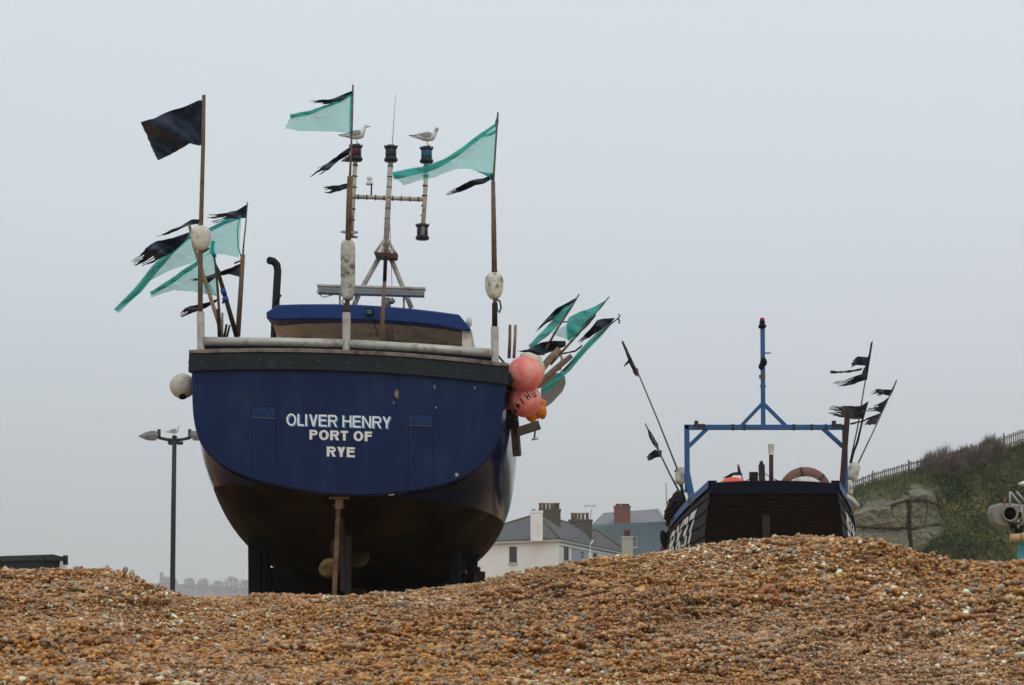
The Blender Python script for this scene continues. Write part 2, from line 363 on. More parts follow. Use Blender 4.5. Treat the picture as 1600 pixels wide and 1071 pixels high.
for cx, cy in ((412, 644.5), (657, 656.5)):
    def rr(w, h, r):
        out = []
        for sx, sy, a0 in ((1, -1, -90), (1, 1, 0), (-1, 1, 90), (-1, -1, 180)):
            for k in range(5):
                a = math.radians(a0+k*22.5); out.append((sx*(w-r)+r*math.cos(a), sy*(h-r)+r*math.sin(a)))
        return out
    def plate(w, h, r, d, oy=0):
        o = rr(w, h, r); P = [TR(cx+x, cy+y+oy+x*.045, d) for x, y in o]; Q = [TR(cx+x, cy+y+oy+x*.045, -.01) for x, y in o]
        n = len(o); return MB().add(P+Q, [tuple(range(n))]+[(i, (i+1) % n, n+(i+1) % n, n+i) for i in range(n)])
    fl = plate(20.5, 9.6, 6, .002).build('scupper_flap', M_groove, transom)
    mb = plate(18.6, 7.8, 5, .006).build('flap_plate', M_slot, fl)
    for k in (-10, .5, 12): MB().lathe([(.011, 0), (.011, .004)], TR(cx+k, cy+4.6+k*.045, .011), (0, 1, 0), 8).build('drain_hole', M_dark, fl)
    for k, ln in ((-19, 95), (19.5, 90)):
        a, b = TR(cx+k, cy+11+k*.045, -.003), TR(cx+k+1, cy+11+ln, -.003); MB().bar(a, b, .007, .012).build('panel_seam', M_groove, transom)
    mb = MB().bar(TR(cx-18, cy+8.2, .004), TR(cx+19, cy+9.8, .004), .012, .006); mb.build('drip_edge', mat('salt grey edge', (.14, .16, .18), .7, .3, 30), fl)
M_chip = mat('bare wood chip', (.22, .16, .09), .85, .4, 30); M_chipw = mat('scuffed gelcoat', (.36, .37, .36), .8, .3, 30)
for px, py, w, h, mm in ((620, 616, 3.6, 8, M_chip), (714, 742, 3.4, 3.4, M_chipw), (679, 605, .8, 4, M_chipw), (681, 637, .9, 2, M_chipw), (742, 606, 1, 2.2, M_chipw), (615, 629, .8, 2, M_chipw)):
    P = []
    for k in range(12):
        a = k*math.pi/6; q = random.uniform(.6, 1.15); P.append(TR(px+w*math.cos(a)*q, py+h*math.sin(a)*q, .002))
    MB().add(P, [tuple(range(12))]).build('paint_chip', mm, transom)
# stern rail: tubes that hold the flag poles
YR = BY+.25
rail = MB(); tubepx(rail, [(320, 533.5, YR), (430, 534.5, YR), (537, 537, YR)], .056, 14); tubepx(rail, [(546, 537.5, YR), (660, 544, YR), (769, 552, YR)], .056, 14)
rail = rail.build('rail_pipe', M_galv, boat)
for a, b, r in (((313.5, 488), (314, 556), .05), ((541.5, 489), (541, 560), .053), ((773, 511), (773.5, 580), .05)):
    mb = MB(); p, q = at(*a, YR), at(*b, YR)
    mb.tube([p, q], r, 16, caps=False); mb.tube([p+Vector((0, 0, .001)), q], r*.82, 16, caps=False); mb.lathe([(r*.82, 0), (.001, 0)], p-Vector((0, 0, .12)), (0, 0, 1), 16)
    mb.build('rail_post', M_galv, boat)
# wheelhouse
WY = 33.6
def poly_at(pts, Y): return [(at(x, y, Y).x, at(x, y, Y).z) for x, y in pts]
wh_t = [(416, 488), (434, 476.5), (470, 475.3), (520, 475.2), (560, 476.2), (600, 478.6), (640, 482), (680, 486.5), (717, 491.5), (734.5, 512)]
wh_b = [(735, 516.5), (717, 512.5), (680, 508.6), (640, 504.6), (600, 501.8), (560, 500.2), (520, 499.4), (470, 499.4), (430, 500.2), (416.5, 497)]
roof = MB().prism(poly_at(wh_t+wh_b, WY), WY, WY+3.6, ch=.02).build('wheelhouse_roof', M_navy, boat)
M_soff = mat('stained cream underside', (.80, .69, .53), .75, .2, 5, dirt=(.22, .15, .10), dirt_amt=.34, dirt_scale=2.4, bump=.1)
# cove that runs in and down from the fascia to the cabin
r0 = [at(x, y-1.2, WY+.04) for x, y in [(737-0, 516)]+wh_b[1:-1]+[(417.5, 497)]]
r1 = [at(x, y, WY+1.0) for x, y in ((722, 541), (706, 538.5), (672, 536), (637, 533), (600, 530.5), (562, 529), (523, 528), (476, 527), (444, 526), (432, 524))]
mid = [(a+b)/2+Vector((0, .12, .05)) for a, b in zip(r0, r1)]
MB().loft([r0, mid, r1]).build('roof_cove', M_soff, boat)
r2 = [p+Vector((0, 0.02, -.75)) for p in r1]; r1b = [p+Vector((0, .03, .03)) for p in r1]
cab = MB().loft([[p+Vector((0, 2.4, 0)) for p in r1b[:1]]+r1b+[p+Vector((0, 2.4, 0)) for p in r1b[-1:]],
                 [p+Vector((0, 2.4, 0)) for p in r2[:1]]+r2+[p+Vector((0, 2.4, 0)) for p in r2[-1:]]], smooth=False)
cab = cab.build('cabin', M_soff, boat)
M_glass = mat('dark window glass', (.012, .014, .017), .08, .1, 5)
for x0, x1 in ((458, 491), (520, 552), (610, 642), (655, 688)):
    def ed(x):
        for a, b in zip(r1[:-1], r1[1:]):
            pa = (a.x/a.y*F+800, HY-(a.z-CZ)/a.y*F); pb = (b.x/b.y*F+800, HY-(b.z-CZ)/b.y*F)
            if pb[0] <= x <= pa[0]: k = (x-pa[0])/(pb[0]-pa[0]); return pa[1]+(pb[1]-pa[1])*k
        return 530
    MB().add([at(x0, ed(x0)+1.5, WY+.97), at(x1, ed(x1)+1.5, WY+.97), at(x1, ed(x1)+28, WY+.97), at(x0, ed(x0)+28, WY+.97)], [(0, 1, 2, 3)]).build('window', M_glass, cab)
# side wing of the wheelhouse, starboard
MB().prism(poly_at([(722, 514.5), (735.5, 516.5), (741, 545), (722, 545)], WY+.12), WY+.12, WY+2.2).build('side_panel', M_soff, boat)
MB().prism(poly_at([(736, 517), (737.4, 517), (743, 547), (741.4, 547)], WY+.1), WY+.1, WY+2.2).build('side_trim', M_white, boat)
# things on the wheelhouse roof
w = MB(); c0 = at(577.5, 487.5, WY-.05); w.box(c0, (.10, .1, .10)); w = w.build('deck_light', M_dark, boat)
MB().box(c0+Vector((0, -.053, -.005)), (.075, .006, .07)).build('lens', mat('dim lens', (.09, .11, .11), .25, .2), w)
mb = MB(); tubepx(mb, [(583, 500, WY-.01), (591, 526, WY+.5)], .008, 6); mb.build('cable', M_dark, boat)
FY = 34.6
a, b = at(498, 454, FY), at(663, 459, FY)
fl = MB().bar(a, b, .17, .115).build('floodlight', mat('grey enamel', (.27, .27, .25), .4, .1, 8, dirt=(.14, .1, .07), dirt_amt=.2), boat)
mb = MB().bar(a+Vector((.03, -.088, -.015)), b+Vector((-.03, -.088, -.015)), .012, .07); mb.build('tube_cover', mat('grey diffuser', (.19, .20, .20), .22, .12, 5), fl)
mb = MB().bar(a+Vector((-.02, 0, .07)), b+Vector((.02, 0, .07)), .2, .035); mb.build('hood', mat('cream hood', (.50, .48, .42), .6, .15, 8, dirt=(.25, .13, .06), dirt_amt=.2), fl)
mb = MB()
tubepx(mb, [(498, 450, FY), (495, 457, FY), (505, 465, FY), (520, 461, FY)], .009, 6); mb.build('cable', M_mast, fl)
for x, y0, y1 in ((531, 462, 478), (556, 462, 478), (631, 464, 482)):
    mb = MB(); tubepx(mb, [(x, y0, FY), (x, y1+2, FY)], .018, 6); mb.build('bracket', M_mast, fl)
cam = MB(); cam.ball(at(611, 471, FY), (.07, .08, .05), 2, .2, 2); tubepx(cam, [(604, 466, FY), (606, 480, FY)], .05, 8); cam.build('searchlight', mat('mottled grey', (.2, .2, .19), .6, .5, 30), boat)
mb = MB(); mb.ball(at(733, 503, WY+.2), (.05, .06, .09), 2, .15); mb.build('horn', M_white, boat)
ex = MB(); tubepx(ex, [(428, 545, 34.8), (429.5, 500, 34.8), (433, 440, 34.8), (434, 424, 34.8), (432.5, 414, 34.8), (427, 408.5, 34.8), (421.5, 407.5, 34.7)], [.062]*7, 14, caps=False)
tubepx(ex, [(421.8, 407.6, 34.7), (426, 408.6, 34.75)], [.052, .045], 14); ex.build('exhaust_pipe', mat('sooty pipe', (.016, .015, .018), .75, .4, 10, bump=.3), boat)
mb = MB(); tubepx(mb, [(429.6, 475, 34.74), (439, 461, 34.74)], .02, 6); mb.build('pipe_clip', M_dark, boat)
# mast
MY = 36.6
mast = MB(); tubepx(mast, [(602, 405, MY), (606.5, 320, MY), (610.5, 250, MY)], [.05, .047, .043], 12)
mast = mast.build('mast', M_mast, boat)
mb = MB(); tubepx(mb, [(601, 388, MY), (563, 455, MY+.1), (553, 478, MY+.12)], .042, 10); mb.build('tripod_leg', M_mast, boat)
mb = MB(); tubepx(mb, [(604, 388, MY), (632, 455, MY+.1), (643, 482, MY+.12)], .042, 10); mb.build('tripod_leg', M_mast, boat)
mb = MB(); mb.bar(at(601, 375, MY-.02), at(586, 396, MY-.1), .05, .05); mb.bar(at(605, 375, MY-.02), at(618, 397, MY-.1), .05, .05); mb.build('bracket', M_mast, boat)
mb = MB(); mb.prism([(at(x, y, MY-.2).x, at(x, y, MY-.2).z) for x, y in ((584, 394), (621, 396), (620, 404), (606, 403), (602, 405), (586, 399))], MY-.2, MY+.05); mb.build('mast_plate', M_rust, boat)
mb = MB(); tubepx(mb, [(551, 307.5, MY), (600, 309.5, MY), (663, 312, MY)], .037, 10); mb.build('cross_bar', M_mast, boat)
mb = MB(); tubepx(mb, [(548.5, 372, MY), (552, 310, MY), (555.5, 248, MY)], .037, 10); mb.build('light_post', M_mast, boat)
mb = MB(); tubepx(mb, [(660, 368, MY-.08), (664, 310, MY), (666.5, 250, MY)], .037, 10); mb.build('light_post', M_mast, boat)
for (ax, ay), (bx, by), n in (((602, 400), (610.5, 252), 9), ((549, 370), (555.5, 250), 7), ((661, 345), (666.5, 252), 6), ((553, 308), (661, 312), 8)):
    for k in range(n):
        u = (k+.5)/n; p = at(ax+(bx-ax)*u, ay+(by-ay)*u, MY); d = (at(bx, by, MY)-at(ax, ay, MY)).normalized()
        MB().lathe([(.049, -.007), (.049, .007)], p, d, 10).build('cable_tie', M_dark, mast)
def lantern(px, pt, pb, Y, lens, up=1):
    a, b = at(px, pb, Y), at(px, pt, Y); h = (b-a).length
    l = MB().lathe([(.0, 0), (.10, 0), (.108, .03), (.102, .07), (.09, .08), (.09, h*.28)], a, b-a, 16)
    l.lathe([(.09, h*.74), (.102, h*.76), (.108, h*.8), (.10, h*.9), (.07, h*.97), (.0, h)], a, b-a, 16)
    for k in range(4):
        an = k*math.pi/2+.6; o = Vector((math.cos(an)*.088, math.sin(an)*.088, 0)); l.tube([a+o+Vector((0, 0, .02)), a+o+(b-a)*.93], .008, 5)
    for s in (-1, 1): l.box(a+Vector((s*.105, 0, h*.1)), (.02, .05, .03)); l.box(b+Vector((s*.105, 0, -h*.1)), (.02, .05, .03))
    l = l.build('navigation_light', mat('black lantern plastic', (.014, .018, .028), .45, .2), boat)
    MB().lathe([(.084, h*.26), (.094, h*.32), (.094, h*.70), (.084, h*.75)], a, b-a, 16).build('lens', lens, l)
lantern(556, 225.5, 252, MY, mat('dull red lens', (.07, .006, .025), .2, .1))
lantern(610.8, 226.5, 253, MY, mat('dark lens', (.018, .026, .04), .2, .1))
lantern(666.5, 228.5, 255, MY, mat('blue green lens', (.008, .09, .16), .2, .1))
lantern(660, 349, 375, MY, mat('dark lens', (.018, .026, .04), .2, .1))
mb = MB(); tubepx(mb, [(613, 228, MY), (616, 180, MY), (618.5, 146, MY)], [.007, .006, .004], 5); mb.build('whip_aerial', mat('pale grey fibreglass', (.36, .38, .38), .5, .05), boat)
mb = MB(); tubepx(mb, [(580, 307, MY), (580.5, 287, MY)], .014, 6); mb.build('aerial_stalk', M_dark, boat)
a = at(577.5, 289, MY); mb = MB(); mb.lathe([(0, 0), (.06, 0), (.062, .035), (.035, .045), (.035, .075), (.045, .085), (.045, .125), (.03, .14), (0, .145)], a, (0, 0, 1), 14); mb.build('satellite_aerial', M_white, boat)
mb = MB(); a = at(546, 363, MY-.15); mb.lathe([(.02, -.012), (.15, -.008), (.15, .008), (.02, .012)], a, (.05, -.35, 1), 18); mb.lathe([(.02, -.02), (.1, -.02), (.1, 0), (.02, 0)], a+Vector((.04, .05, -.06)), (.05, -.35, 1), 14)
mb.build('radar_reflector', mat('dull disc', (.23, .21, .19), .6, .2, 10), boat)
mb = MB(); tubepx(mb, [(607, 300, MY+.05), (611, 390, MY), (613, 470, MY-.5)], .006, 4); mb.build('stay', M_dark, boat)
# boat hook pole standing in front of the mast
mb = MB(); tubepx(mb, [(602.5, 400, 33.0), (601, 440, 33.0)], .03, 8); p1 = mb.build('derrick_head', M_dark, boat)
mb = MB(); tubepx(mb, [(601, 438, 33.0), (598, 490, 33.0), (596, 552, 33.0)], [.028, .032, .034], 8); mb.build('derrick_pole', mat('orange brown pole', (.20, .12, .075), .75, .3, 25, dirt=(.07, .05, .04), dirt_amt=.4), boat)
mb = MB()
for x, y in ((604.5, 513), (609, 509.5), (614, 508.5)): tubepx(mb, [(x-1.5, 545, 33.1), (x, y, 33.1)], [.02, .016], 6)
mb.build('rake_tines', mat('maroon rods', (.07, .035, .035), .8, .2), boat)
# rudder, propeller, skeg
mb = MB(); mb.bar(at(522.3, 930, 28.5), at(529.6, 778, 28.25), .06, .08); mb.build('rudder_stock', mat('bronze rod', (.20, .125, .075), .5, .25, 10, metal=.3, dirt=(.06, .035, .025), dirt_amt=.4), boat)
M_brz = mat('bronze rod', (.2, .12, .07)); mb = MB(); mb.bar(at(514.5, 778.5, 28.15), at(546, 778.5, 28.15), .12, .03); mb.bar(at(530.5, 779, 28.2), at(529.8, 796, 28.2), .1, .12)
for x in (521.5, 537): mb.ball(at(x, 789, 28.2), .02, 1)
mb.build('rudder_bracket', M_brz, boat)
rud = [(28.6, 3.36), (28.85, 3.36), (29.0, 2.9), (29.1, 2.25), (28.62, 2.25)]
mb = MB(); x0 = at(534, 850, 28.6).x; n = len(rud)
mb.add([(x0-.02, y, z) for y, z in rud]+[(x0+.02, y, z) for y, z in rud], [tuple(range(n)), tuple(range(n, 2*n))]+[(i, (i+1) % n, n+(i+1) % n, n+i) for i in range(n)]); mb.build('rudder', mat('antifouled plate', (.022, .018, .015), .6, .3, 8, dirt=(.06, .055, .045), dirt_amt=.2), boat)
mb = MB(); mb.bar(at(543.5, 930, 29.3), at(547, 800, 29.3), .065, .3); mb.build('stern_post', mat('grey anode', (.03, .031, .025), .6, .3, 8), boat)
hub = at(538, 880, 29.35); prop = MB(); prop.lathe([(0, -.16), (.05, -.13), (.075, -.02), (.075, .12), (.05, .16)], hub, (0, 1, 0), 14)
M_prop = mat('bronze', (.055, .035, .016), .55, .35, 9, dirt=(.02, .014, .01), dirt_amt=.4, dirt_scale=14); M_proplit = mat('lit bronze', (.34, .24, .10), .45, .35, 9, metal=.2, dirt=(.10, .07, .03), dirt_amt=.35, dirt_scale=8)  # second bronze is paler: light catching the left blade, put into its colour
prop = prop.build('propeller', M_prop, boat)
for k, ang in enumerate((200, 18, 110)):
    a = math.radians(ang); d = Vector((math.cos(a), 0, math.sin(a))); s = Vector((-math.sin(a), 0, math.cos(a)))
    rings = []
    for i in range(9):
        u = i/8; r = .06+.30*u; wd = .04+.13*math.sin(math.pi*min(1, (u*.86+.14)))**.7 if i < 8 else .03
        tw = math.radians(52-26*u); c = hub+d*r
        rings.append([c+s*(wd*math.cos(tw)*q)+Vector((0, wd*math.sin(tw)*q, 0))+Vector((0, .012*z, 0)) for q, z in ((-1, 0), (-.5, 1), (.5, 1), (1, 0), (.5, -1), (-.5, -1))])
    MB().loft(rings, closed=True, caps=True).build('blade', M_proplit if k == 0 else M_prop, prop)
# beaching legs, skid and keel
MB().bar((BX, 29.4, 2.05), (BX, 37.5, 1.98), .22, .5).build('keel', M_woodd, boat)
for a, b, w, h in (((398.5, 820, 30.6), (399.5, 945, 30.6), .19, .16), ((412, 850, 31.2), (421, 945, 31.2), .12, .2), ((712, 845, 30.8), (710, 935, 30.8), .17, .2), ((738, 862, 31.4), (737, 930, 31.4), .16, .2), ((748, 872, 31.0), (726, 860, 31.0), .1, .1)):
    MB().bar(at(*a), at(*b), w, h).build('beaching_leg', M_dark, boat)
for x0, y0, x1, y1, Y in ((402, 942, 755, 928, 31.5), (410, 925, 735, 915, 32.5), (418, 905, 728, 900, 33.4)):
    mb = MB(); mb.bar(at(x0, y0, Y), at(x1, y1, Y), .34, .34); mb.build('skid_beam', M_dark, boat)
mb = MB(); mb.bar(at(741, 903, 31), at(758, 903, 31), .3, .17); mb.lathe([(.035, 0), (.035, .08)], at(747, 895, 31), (0, 0, 1), 8); mb.lathe([(.02, 0), (.02, .08)], at(741, 895, 31), (0, 0, 1), 8); mb.build('skid_block', M_woodd, boat)
mb = MB(); mb.bar(at(396, 842, 30.7), at(425, 815, 30.9), .16, .1); mb.build('bilge_bracket', M_dark, boat)
# starboard gear
mb = MB(); mb.bar(at(806, 676, 29.6), at(843, 664, 29.6), .13, .12); pl = mb.build('outrigger_plank', mat('grey plank', (.10, .095, .085), .85, .35, 10, bump=.5, dirt=(.035, .03, .03), dirt_amt=.4), boat)
mb = MB(); tubepx(mb, [(834, 670, 29.6), (836, 676, 29.6), (835, 684, 29.6)], .012, 6); mb.build('lashing', M_dark, pl)
mb = MB(); tubepx(mb, [(831, 687.5, 29.6), (836, 686, 29.6), (841, 685.5, 29.6)], .014, 6); tubepx(mb, [(833, 687, 29.6), (835, 682.5, 29.6), (838, 686, 29.6)], .007, 5); mb.build('shackle', mat('zinc', (.45, .45, .4), .45, .2, metal=.5), pl)
mb = MB(); mb.bar(at(803.5, 655, 29.5), at(808, 712, 29.7), .11, .09); mb.build('fender_batten', mat('dirty batten', (.10, .085, .07), .85, .4, 10, bump=.5, dirt=(.02, .02, .02), dirt_amt=.4), boat)
mb = MB(); R = random.Random(5)
for k in range(9):
    x = 789+R.uniform(0, 12); y = 590+R.uniform(0, 20); pts = [(x, y, 29.0)]
    for j in range(6): x += R.uniform(-2.5, 4.2); y += R.uniform(5, 15); pts.append((min(x, 807), y, 29+.08*j))
    tubepx(mb, pts, R.uniform(.015, .035), 6)
mb.build('rope_bundle', mat('dark rope', (.014, .018, .022), .9, .4, 30), boat)
mb = MB(); tubepx(mb, [(779, 557, 28.5), (790, 570, 28.6), (800, 573, 28.9)], .014, 6); mb.build('lanyard', M_rope, boat)
# pale metal guard of the net hauler
gp = [(850, 596), (862, 584), (875, 583), (883, 589), (884, 600), (879, 612), (866, 626), (855, 633), (850, 622)]
mb = MB(); A_ = [at(x, y, 32.0) for x, y in gp]; B_ = [at(x-5, y+5, 32.8) for x, y in gp]; n = len(gp)
mb.add(A_+B_, [tuple(range(n))[::-1], tuple(range(n, 2*n))]+[(i, (i+1) % n, n+(i+1) % n, n+i) for i in range(n)]); g = mb.build('hauler_guard', mat('pale dirty alloy', (.27, .265, .235), .5, .25, 6, metal=.2, dirt=(.1, .09, .07), dirt_amt=.35), boat)
mb = MB(); tubepx(mb, [(874, 579, 31.95), (877, 572, 31.95), (878, 560, 31.95), (874, 550, 31.95)], .02, 6); mb.build('guard_hoop', M_mast, g)
mb = MB(); tubepx(mb, [(846, 572, 31.9), (843, 560, 31.9), (838, 556, 31.9)], .03, 8); mb.build('davit', M_galv, boat)
# ================================================================ dan buoys (flagged marker poles), each leaning in the boat
def dan(label, Y, poles, floats=(), flags=(), ties=(), group='flagged marker poles carried by the blue boat'):
    base = at(*poles[-1][0][-1], Y)
    t = thing('dan_buoy', label, 'marker buoy', base, group)
    for pts, r, m in poles:
        mb = MB(); tubepx(mb, [(x, y, Y+(dy[0] if dy else 0)) for x, y, *dy in pts], r, 8); mb.build('pole', m, t)
    for f in floats: f(t)
    for name, m, top, bot, kw in flags:
        mb = MB(); cloth(mb, top, bot, Y, **kw); mb.build(name, m, t, recalc=False)
    for pts, r, m in ties:
        mb = MB(); tubepx(mb, [(x, y, Y) for x, y in pts], r, 6); mb.build('lashing', m, t)
    return t
def f_round(cx, cy, w, h, Y, taper=.2, seed=1, power=2.6):
    def fn(t):
        k = Y/F; mb = MB(); mb.ball((0, 0, 0), (w*k/2, w*k/2*.85, h*k/2), 4, .05, 4, seed=seed, power=power)
        c = at(cx, cy, Y); mb.map(lambda p: Vector((p.x*(1+taper*p.z/(h*k/2)), p.y*(1+taper*p.z/(h*k/2)), p.z))+c); mb.build('float', M_foam, t)
    return fn
YA = YR
NET = dict(nu=40, nv=14, amp=.12, waves=1.9)
def strip(mb, top, bot, Y, **k): cloth(mb, top, bot, Y, **k)
# black flag, port quarter
dan('tall pole with a whole black plastic flag and a rounded white float, port quarter', YA,
    [([(318.5, 149), (317.5, 225), (315.5, 300), (313.5, 372), (313, 430), (313, 492)], [.024, .026, .028, .03, .032, .034], M_wood)],
    [f_round(313.7, 372.5, 30, 39, YA, .16, 2)],
    [('flag', M_bag, [(320, 157), (311, 157), (290, 166), (262, 175), (240, 185), (219, 191)], [(320, 224), (312, 228), (297, 224), (284, 232), (265, 243), (246, 251)], dict(nu=36, nv=16, amp=.12, waves=1.4, rag=.03, lag=.9, seed=3, swing=.5))],
    [([(309, 354), (313, 350), (318, 354)], .012, M_rope), ([(310, 391), (313, 396), (320, 393), (327, 388)], .012, M_dark)])
# port cluster
dan('cane pole at the port quarter whose long green netting streams left past the white float', 29.6,
    [([(386.5, 316), (384.5, 345), (381, 380), (379, 405)], [.008, .009, .011, .013], M_wood), ([(379.5, 398), (376.5, 450), (371.5, 526)], [.03, .033, .036], M_wood)], [],
    [('net_flag', M_net, [(377, 340), (352, 345), (325, 359), (298, 366), (270, 390), (240, 420), (212, 455), (178, 485)], [(373, 403), (352, 398), (330, 397), (300, 411), (262, 425), (232, 440), (215, 460), (186, 489)], dict(NET, nu=48, seed=2, swing=.4)),
     ('net_hem', M_netd, [(377, 338), (352, 343), (325, 357), (296, 363), (268, 386), (238, 416), (210, 451), (178, 484)], [(376, 342), (353, 350), (327, 364), (299, 371), (274, 394), (247, 424), (220, 457), (183, 487)], dict(NET, nu=40, nv=3, amp=.11, seed=2, swing=.38)),
     ('torn_flag', M_bag, [(387, 319), (370, 329), (345, 334), (321, 336)], [(385, 341), (366, 342), (350, 345), (334, 352)], dict(nu=30, nv=12, rag=.3, tear=.5, seed=5, amp=.08)),
     ('torn_flag', M_bagt, [(380, 410), (362, 418), (345, 424)], [(377, 434), (360, 429), (342, 428)], dict(nu=20, nv=8, amp=.06, seed=8)),
     ('torn_flag', M_bag, [(379, 411), (360, 419), (335, 428), (312, 435), (285, 436)], [(379, 417), (360, 428), (340, 432), (325, 443), (300, 438)], dict(nu=26, nv=8, rag=.2, tear=.3, seed=9, amp=.08))],
    [([(375, 337), (371, 360), (372, 385), (378, 407)], .008, M_netd), ([(366, 412), (375, 408), (382, 413)], .012, M_dark)])
dan('brown cane behind the white float with two wind-shredded black flags streaming left', 29.3,
    [([(296, 352), (303, 385), (318, 430), (332, 475), (342, 506), (344, 528)], [.02, .022, .025, .027, .028, .028], M_cane2)], [],
    [('torn_flag', M_bag, [(318, 343), (300, 343), (285, 352), (262, 362), (242, 371)], [(312, 350), (296, 352), (282, 358), (262, 367), (243, 371)], dict(nu=26, nv=8, rag=.15, tear=.25, seed=11, amp=.08)),
     ('torn_flag', M_bag, [(296, 363), (270, 372), (245, 377), (236, 381), (220, 396), (201, 408)], [(292, 374), (270, 395), (252, 404), (238, 411), (222, 417), (212, 421)], dict(nu=36, nv=16, rag=.22, tear=.38, seed=14, amp=.14, waves=2.2))])
dan('thin cane at the port quarter with the lower green pennant and a torn black strip', 29.9,
    [([(332, 378), (336, 410), (340, 450), (342.5, 490), (345, 528)], [.012, .014, .018, .02, .022], M_wood)], [],
    [('net_flag', M_net, [(310, 409), (290, 422), (265, 440), (234, 458)], [(339, 463), (300, 456), (270, 454), (236, 465)], dict(NET, seed=6, swing=.3)),
     ('net_flag', M_net, [(333, 386), (322, 398), (309, 409)], [(339, 463), (331, 461), (320, 458)], dict(NET, nu=12, seed=6, swing=0, amp=.02)),
     ('net_hem', M_netd, [(311, 406), (290, 419), (265, 437), (234, 457)], [(315, 411), (292, 427), (268, 445), (238, 461)], dict(NET, nv=3, seed=6, swing=.29)),
     ('torn_flag', M_bag, [(341, 467), (320, 474), (300, 478), (288, 482), (277, 494)], [(340, 471), (325, 480), (305, 488), (293, 494), (283, 497)], dict(nu=26, nv=9, rag=.2, tear=.35, seed=21, amp=.08))],
    [([(340, 460), (342, 466), (338, 471)], .012, M_rope), ([(333, 377), (331, 392), (336, 402)], .03, M_netd)])
dan('dark cane at the port quarter bound with bright blue tape', 29.5,
    [([(339, 420), (348, 450), (358, 485), (370, 527)], [.026, .03, .032, .034], M_woodd)], [], [],
    [([(348, 452), (350.5, 460)], .04, mat('blue tape', (.02, .06, .3), .5)), ([(351.5, 465), (353, 471)], .045, mat('blue tape', (.02, .06, .3), .5)), ([(347, 474), (356, 468)], .015, mat('blue tape', (.02, .06, .3), .5)),
     ([(334, 405), (338, 415), (345, 428)], .012, M_rope)])
for lab, top, bot, r, Y, m in (('short thick stump of a stake standing beside the port pole cluster', (340.5, 483), (343, 528), .025, 29.2, M_woodd), ('short pale stake standing in the port pole cluster', (347.5, 489), (346.5, 528), .017, 29.4, M_cane2),
                               ('thin black stake, left one of a leaning pair by the port pole cluster', (354, 507), (350, 528), .018, 29.0, M_woodd), ('thin black stake, right one of a leaning pair by the port pole cluster', (359, 508), (354, 528), .015, 29.2, M_woodd),
                               ('short brown stake by the starboard quarter, beside the pink buoy', (797, 508), (795.5, 560), .022, 28.8, M_wood), ('short pale stake standing by the cream buoy, right of the brown stake', (805.5, 508), (803, 560), .021, 29.0, M_cane2)):
    mb = MB(); tubepx(mb, [(*top, Y), ((top[0]+bot[0])/2+.3, (top[1]+bot[1])/2, Y), (*bot, Y)], [r*.9, r, r*1.05], 7)
    tag(mb.build('stake', m), lab, 'stake', 'stakes standing in the stern of the blue boat')
# middle pole
def f_block(t):
    k = YA/F; c = at(543.7, 423, YA); mb = MB(); mb.ball((0, 0, 0), (11.0*k, 9*k, 46*k), 5, .025, 7, seed=4, power=7)
    mb.map(lambda p: Vector((p.x*(1-.22*max(0, -p.z/(46*k)-.55)/.45), p.y, p.z))+c); mb.build('float', mat('mossy block float', (.46, .46, .40), .85, .12, 12, bump=.8, bscale=30, dirt=(.06, .085, .04), dirt_amt=.5, dirt_scale=9), t)
dan('middle rail pole with a long block float, green net flag and torn black streamers', YA,
    [([(551.5, 133), (550.5, 180), (548.5, 240), (546.5, 285)], [.012, .012, .014, .016], M_wood), ([(547, 276), (545.5, 320), (544, 378)], [.036, .038, .038], M_wood), ([(543, 466), (541.5, 495)], [.032, .038], M_rust)],
    [f_block],
    [('net_flag', M_net, [(551, 146), (530, 157), (510, 165), (485, 174), (455, 180)], [(549.5, 209), (525, 206), (500, 206), (470, 205), (444, 201)], dict(NET, rag=.04, seed=1, swing=.45)),
     ('net_hem', M_netd, [(551, 145), (530, 156), (510, 164), (485, 173), (453, 179)], [(551, 149), (530, 161), (510, 169), (486, 179), (454, 186)], dict(NET, nv=3, seed=1, swing=.44)),
     ('net_hem', M_netd, [(551.5, 146), (549, 180), (547.5, 219)], [(547.5, 149), (546, 181), (546, 214)], dict(nu=16, nv=3, amp=.04, seed=2, swing=.1)),
     ('torn_flag', M_bag, [(551, 142), (540, 146), (522, 154), (508, 156), (477, 157)], [(550, 147), (540, 155), (525, 161), (508, 163), (482, 160)], dict(nu=28, nv=8, rag=.2, tear=.35, seed=31, amp=.08)),
     ('torn_flag', M_bag, [(548, 229), (530, 241), (512, 255), (495, 264), (485, 274)], [(546, 242), (530, 251), (515, 264), (500, 274), (487, 281)], dict(nu=28, nv=12, rag=.2, tear=.4, seed=34, amp=.1)),
     ('torn_flag', M_bag, [(551, 240), (545, 243), (535, 250)], [(551, 252), (545, 253), (532, 253)], dict(nu=12, nv=6, rag=.2, seed=35, amp=.04)),
     ('torn_flag', M_bag, [(546, 286), (530, 290), (515, 291), (501, 291)], [(545, 294), (530, 299), (518, 302), (506, 302)], dict(nu=24, nv=10, rag=.2, tear=.35, seed=37, amp=.07))],
    [([(548, 378), (541, 380), (538, 400), (537, 425), (534, 445), (538, 466)], .011, M_rope), ([(534, 424), (541, 421), (537, 427)], .013, M_rope), ([(534, 446), (543, 444), (552, 440)], .011, M_rope), ([(538, 463), (532, 461), (532, 456), (538, 453), (541, 459), (537, 463)], .014, M_ropeg), ([(538, 466), (534, 472), (541, 478)], .01, M_rope)])
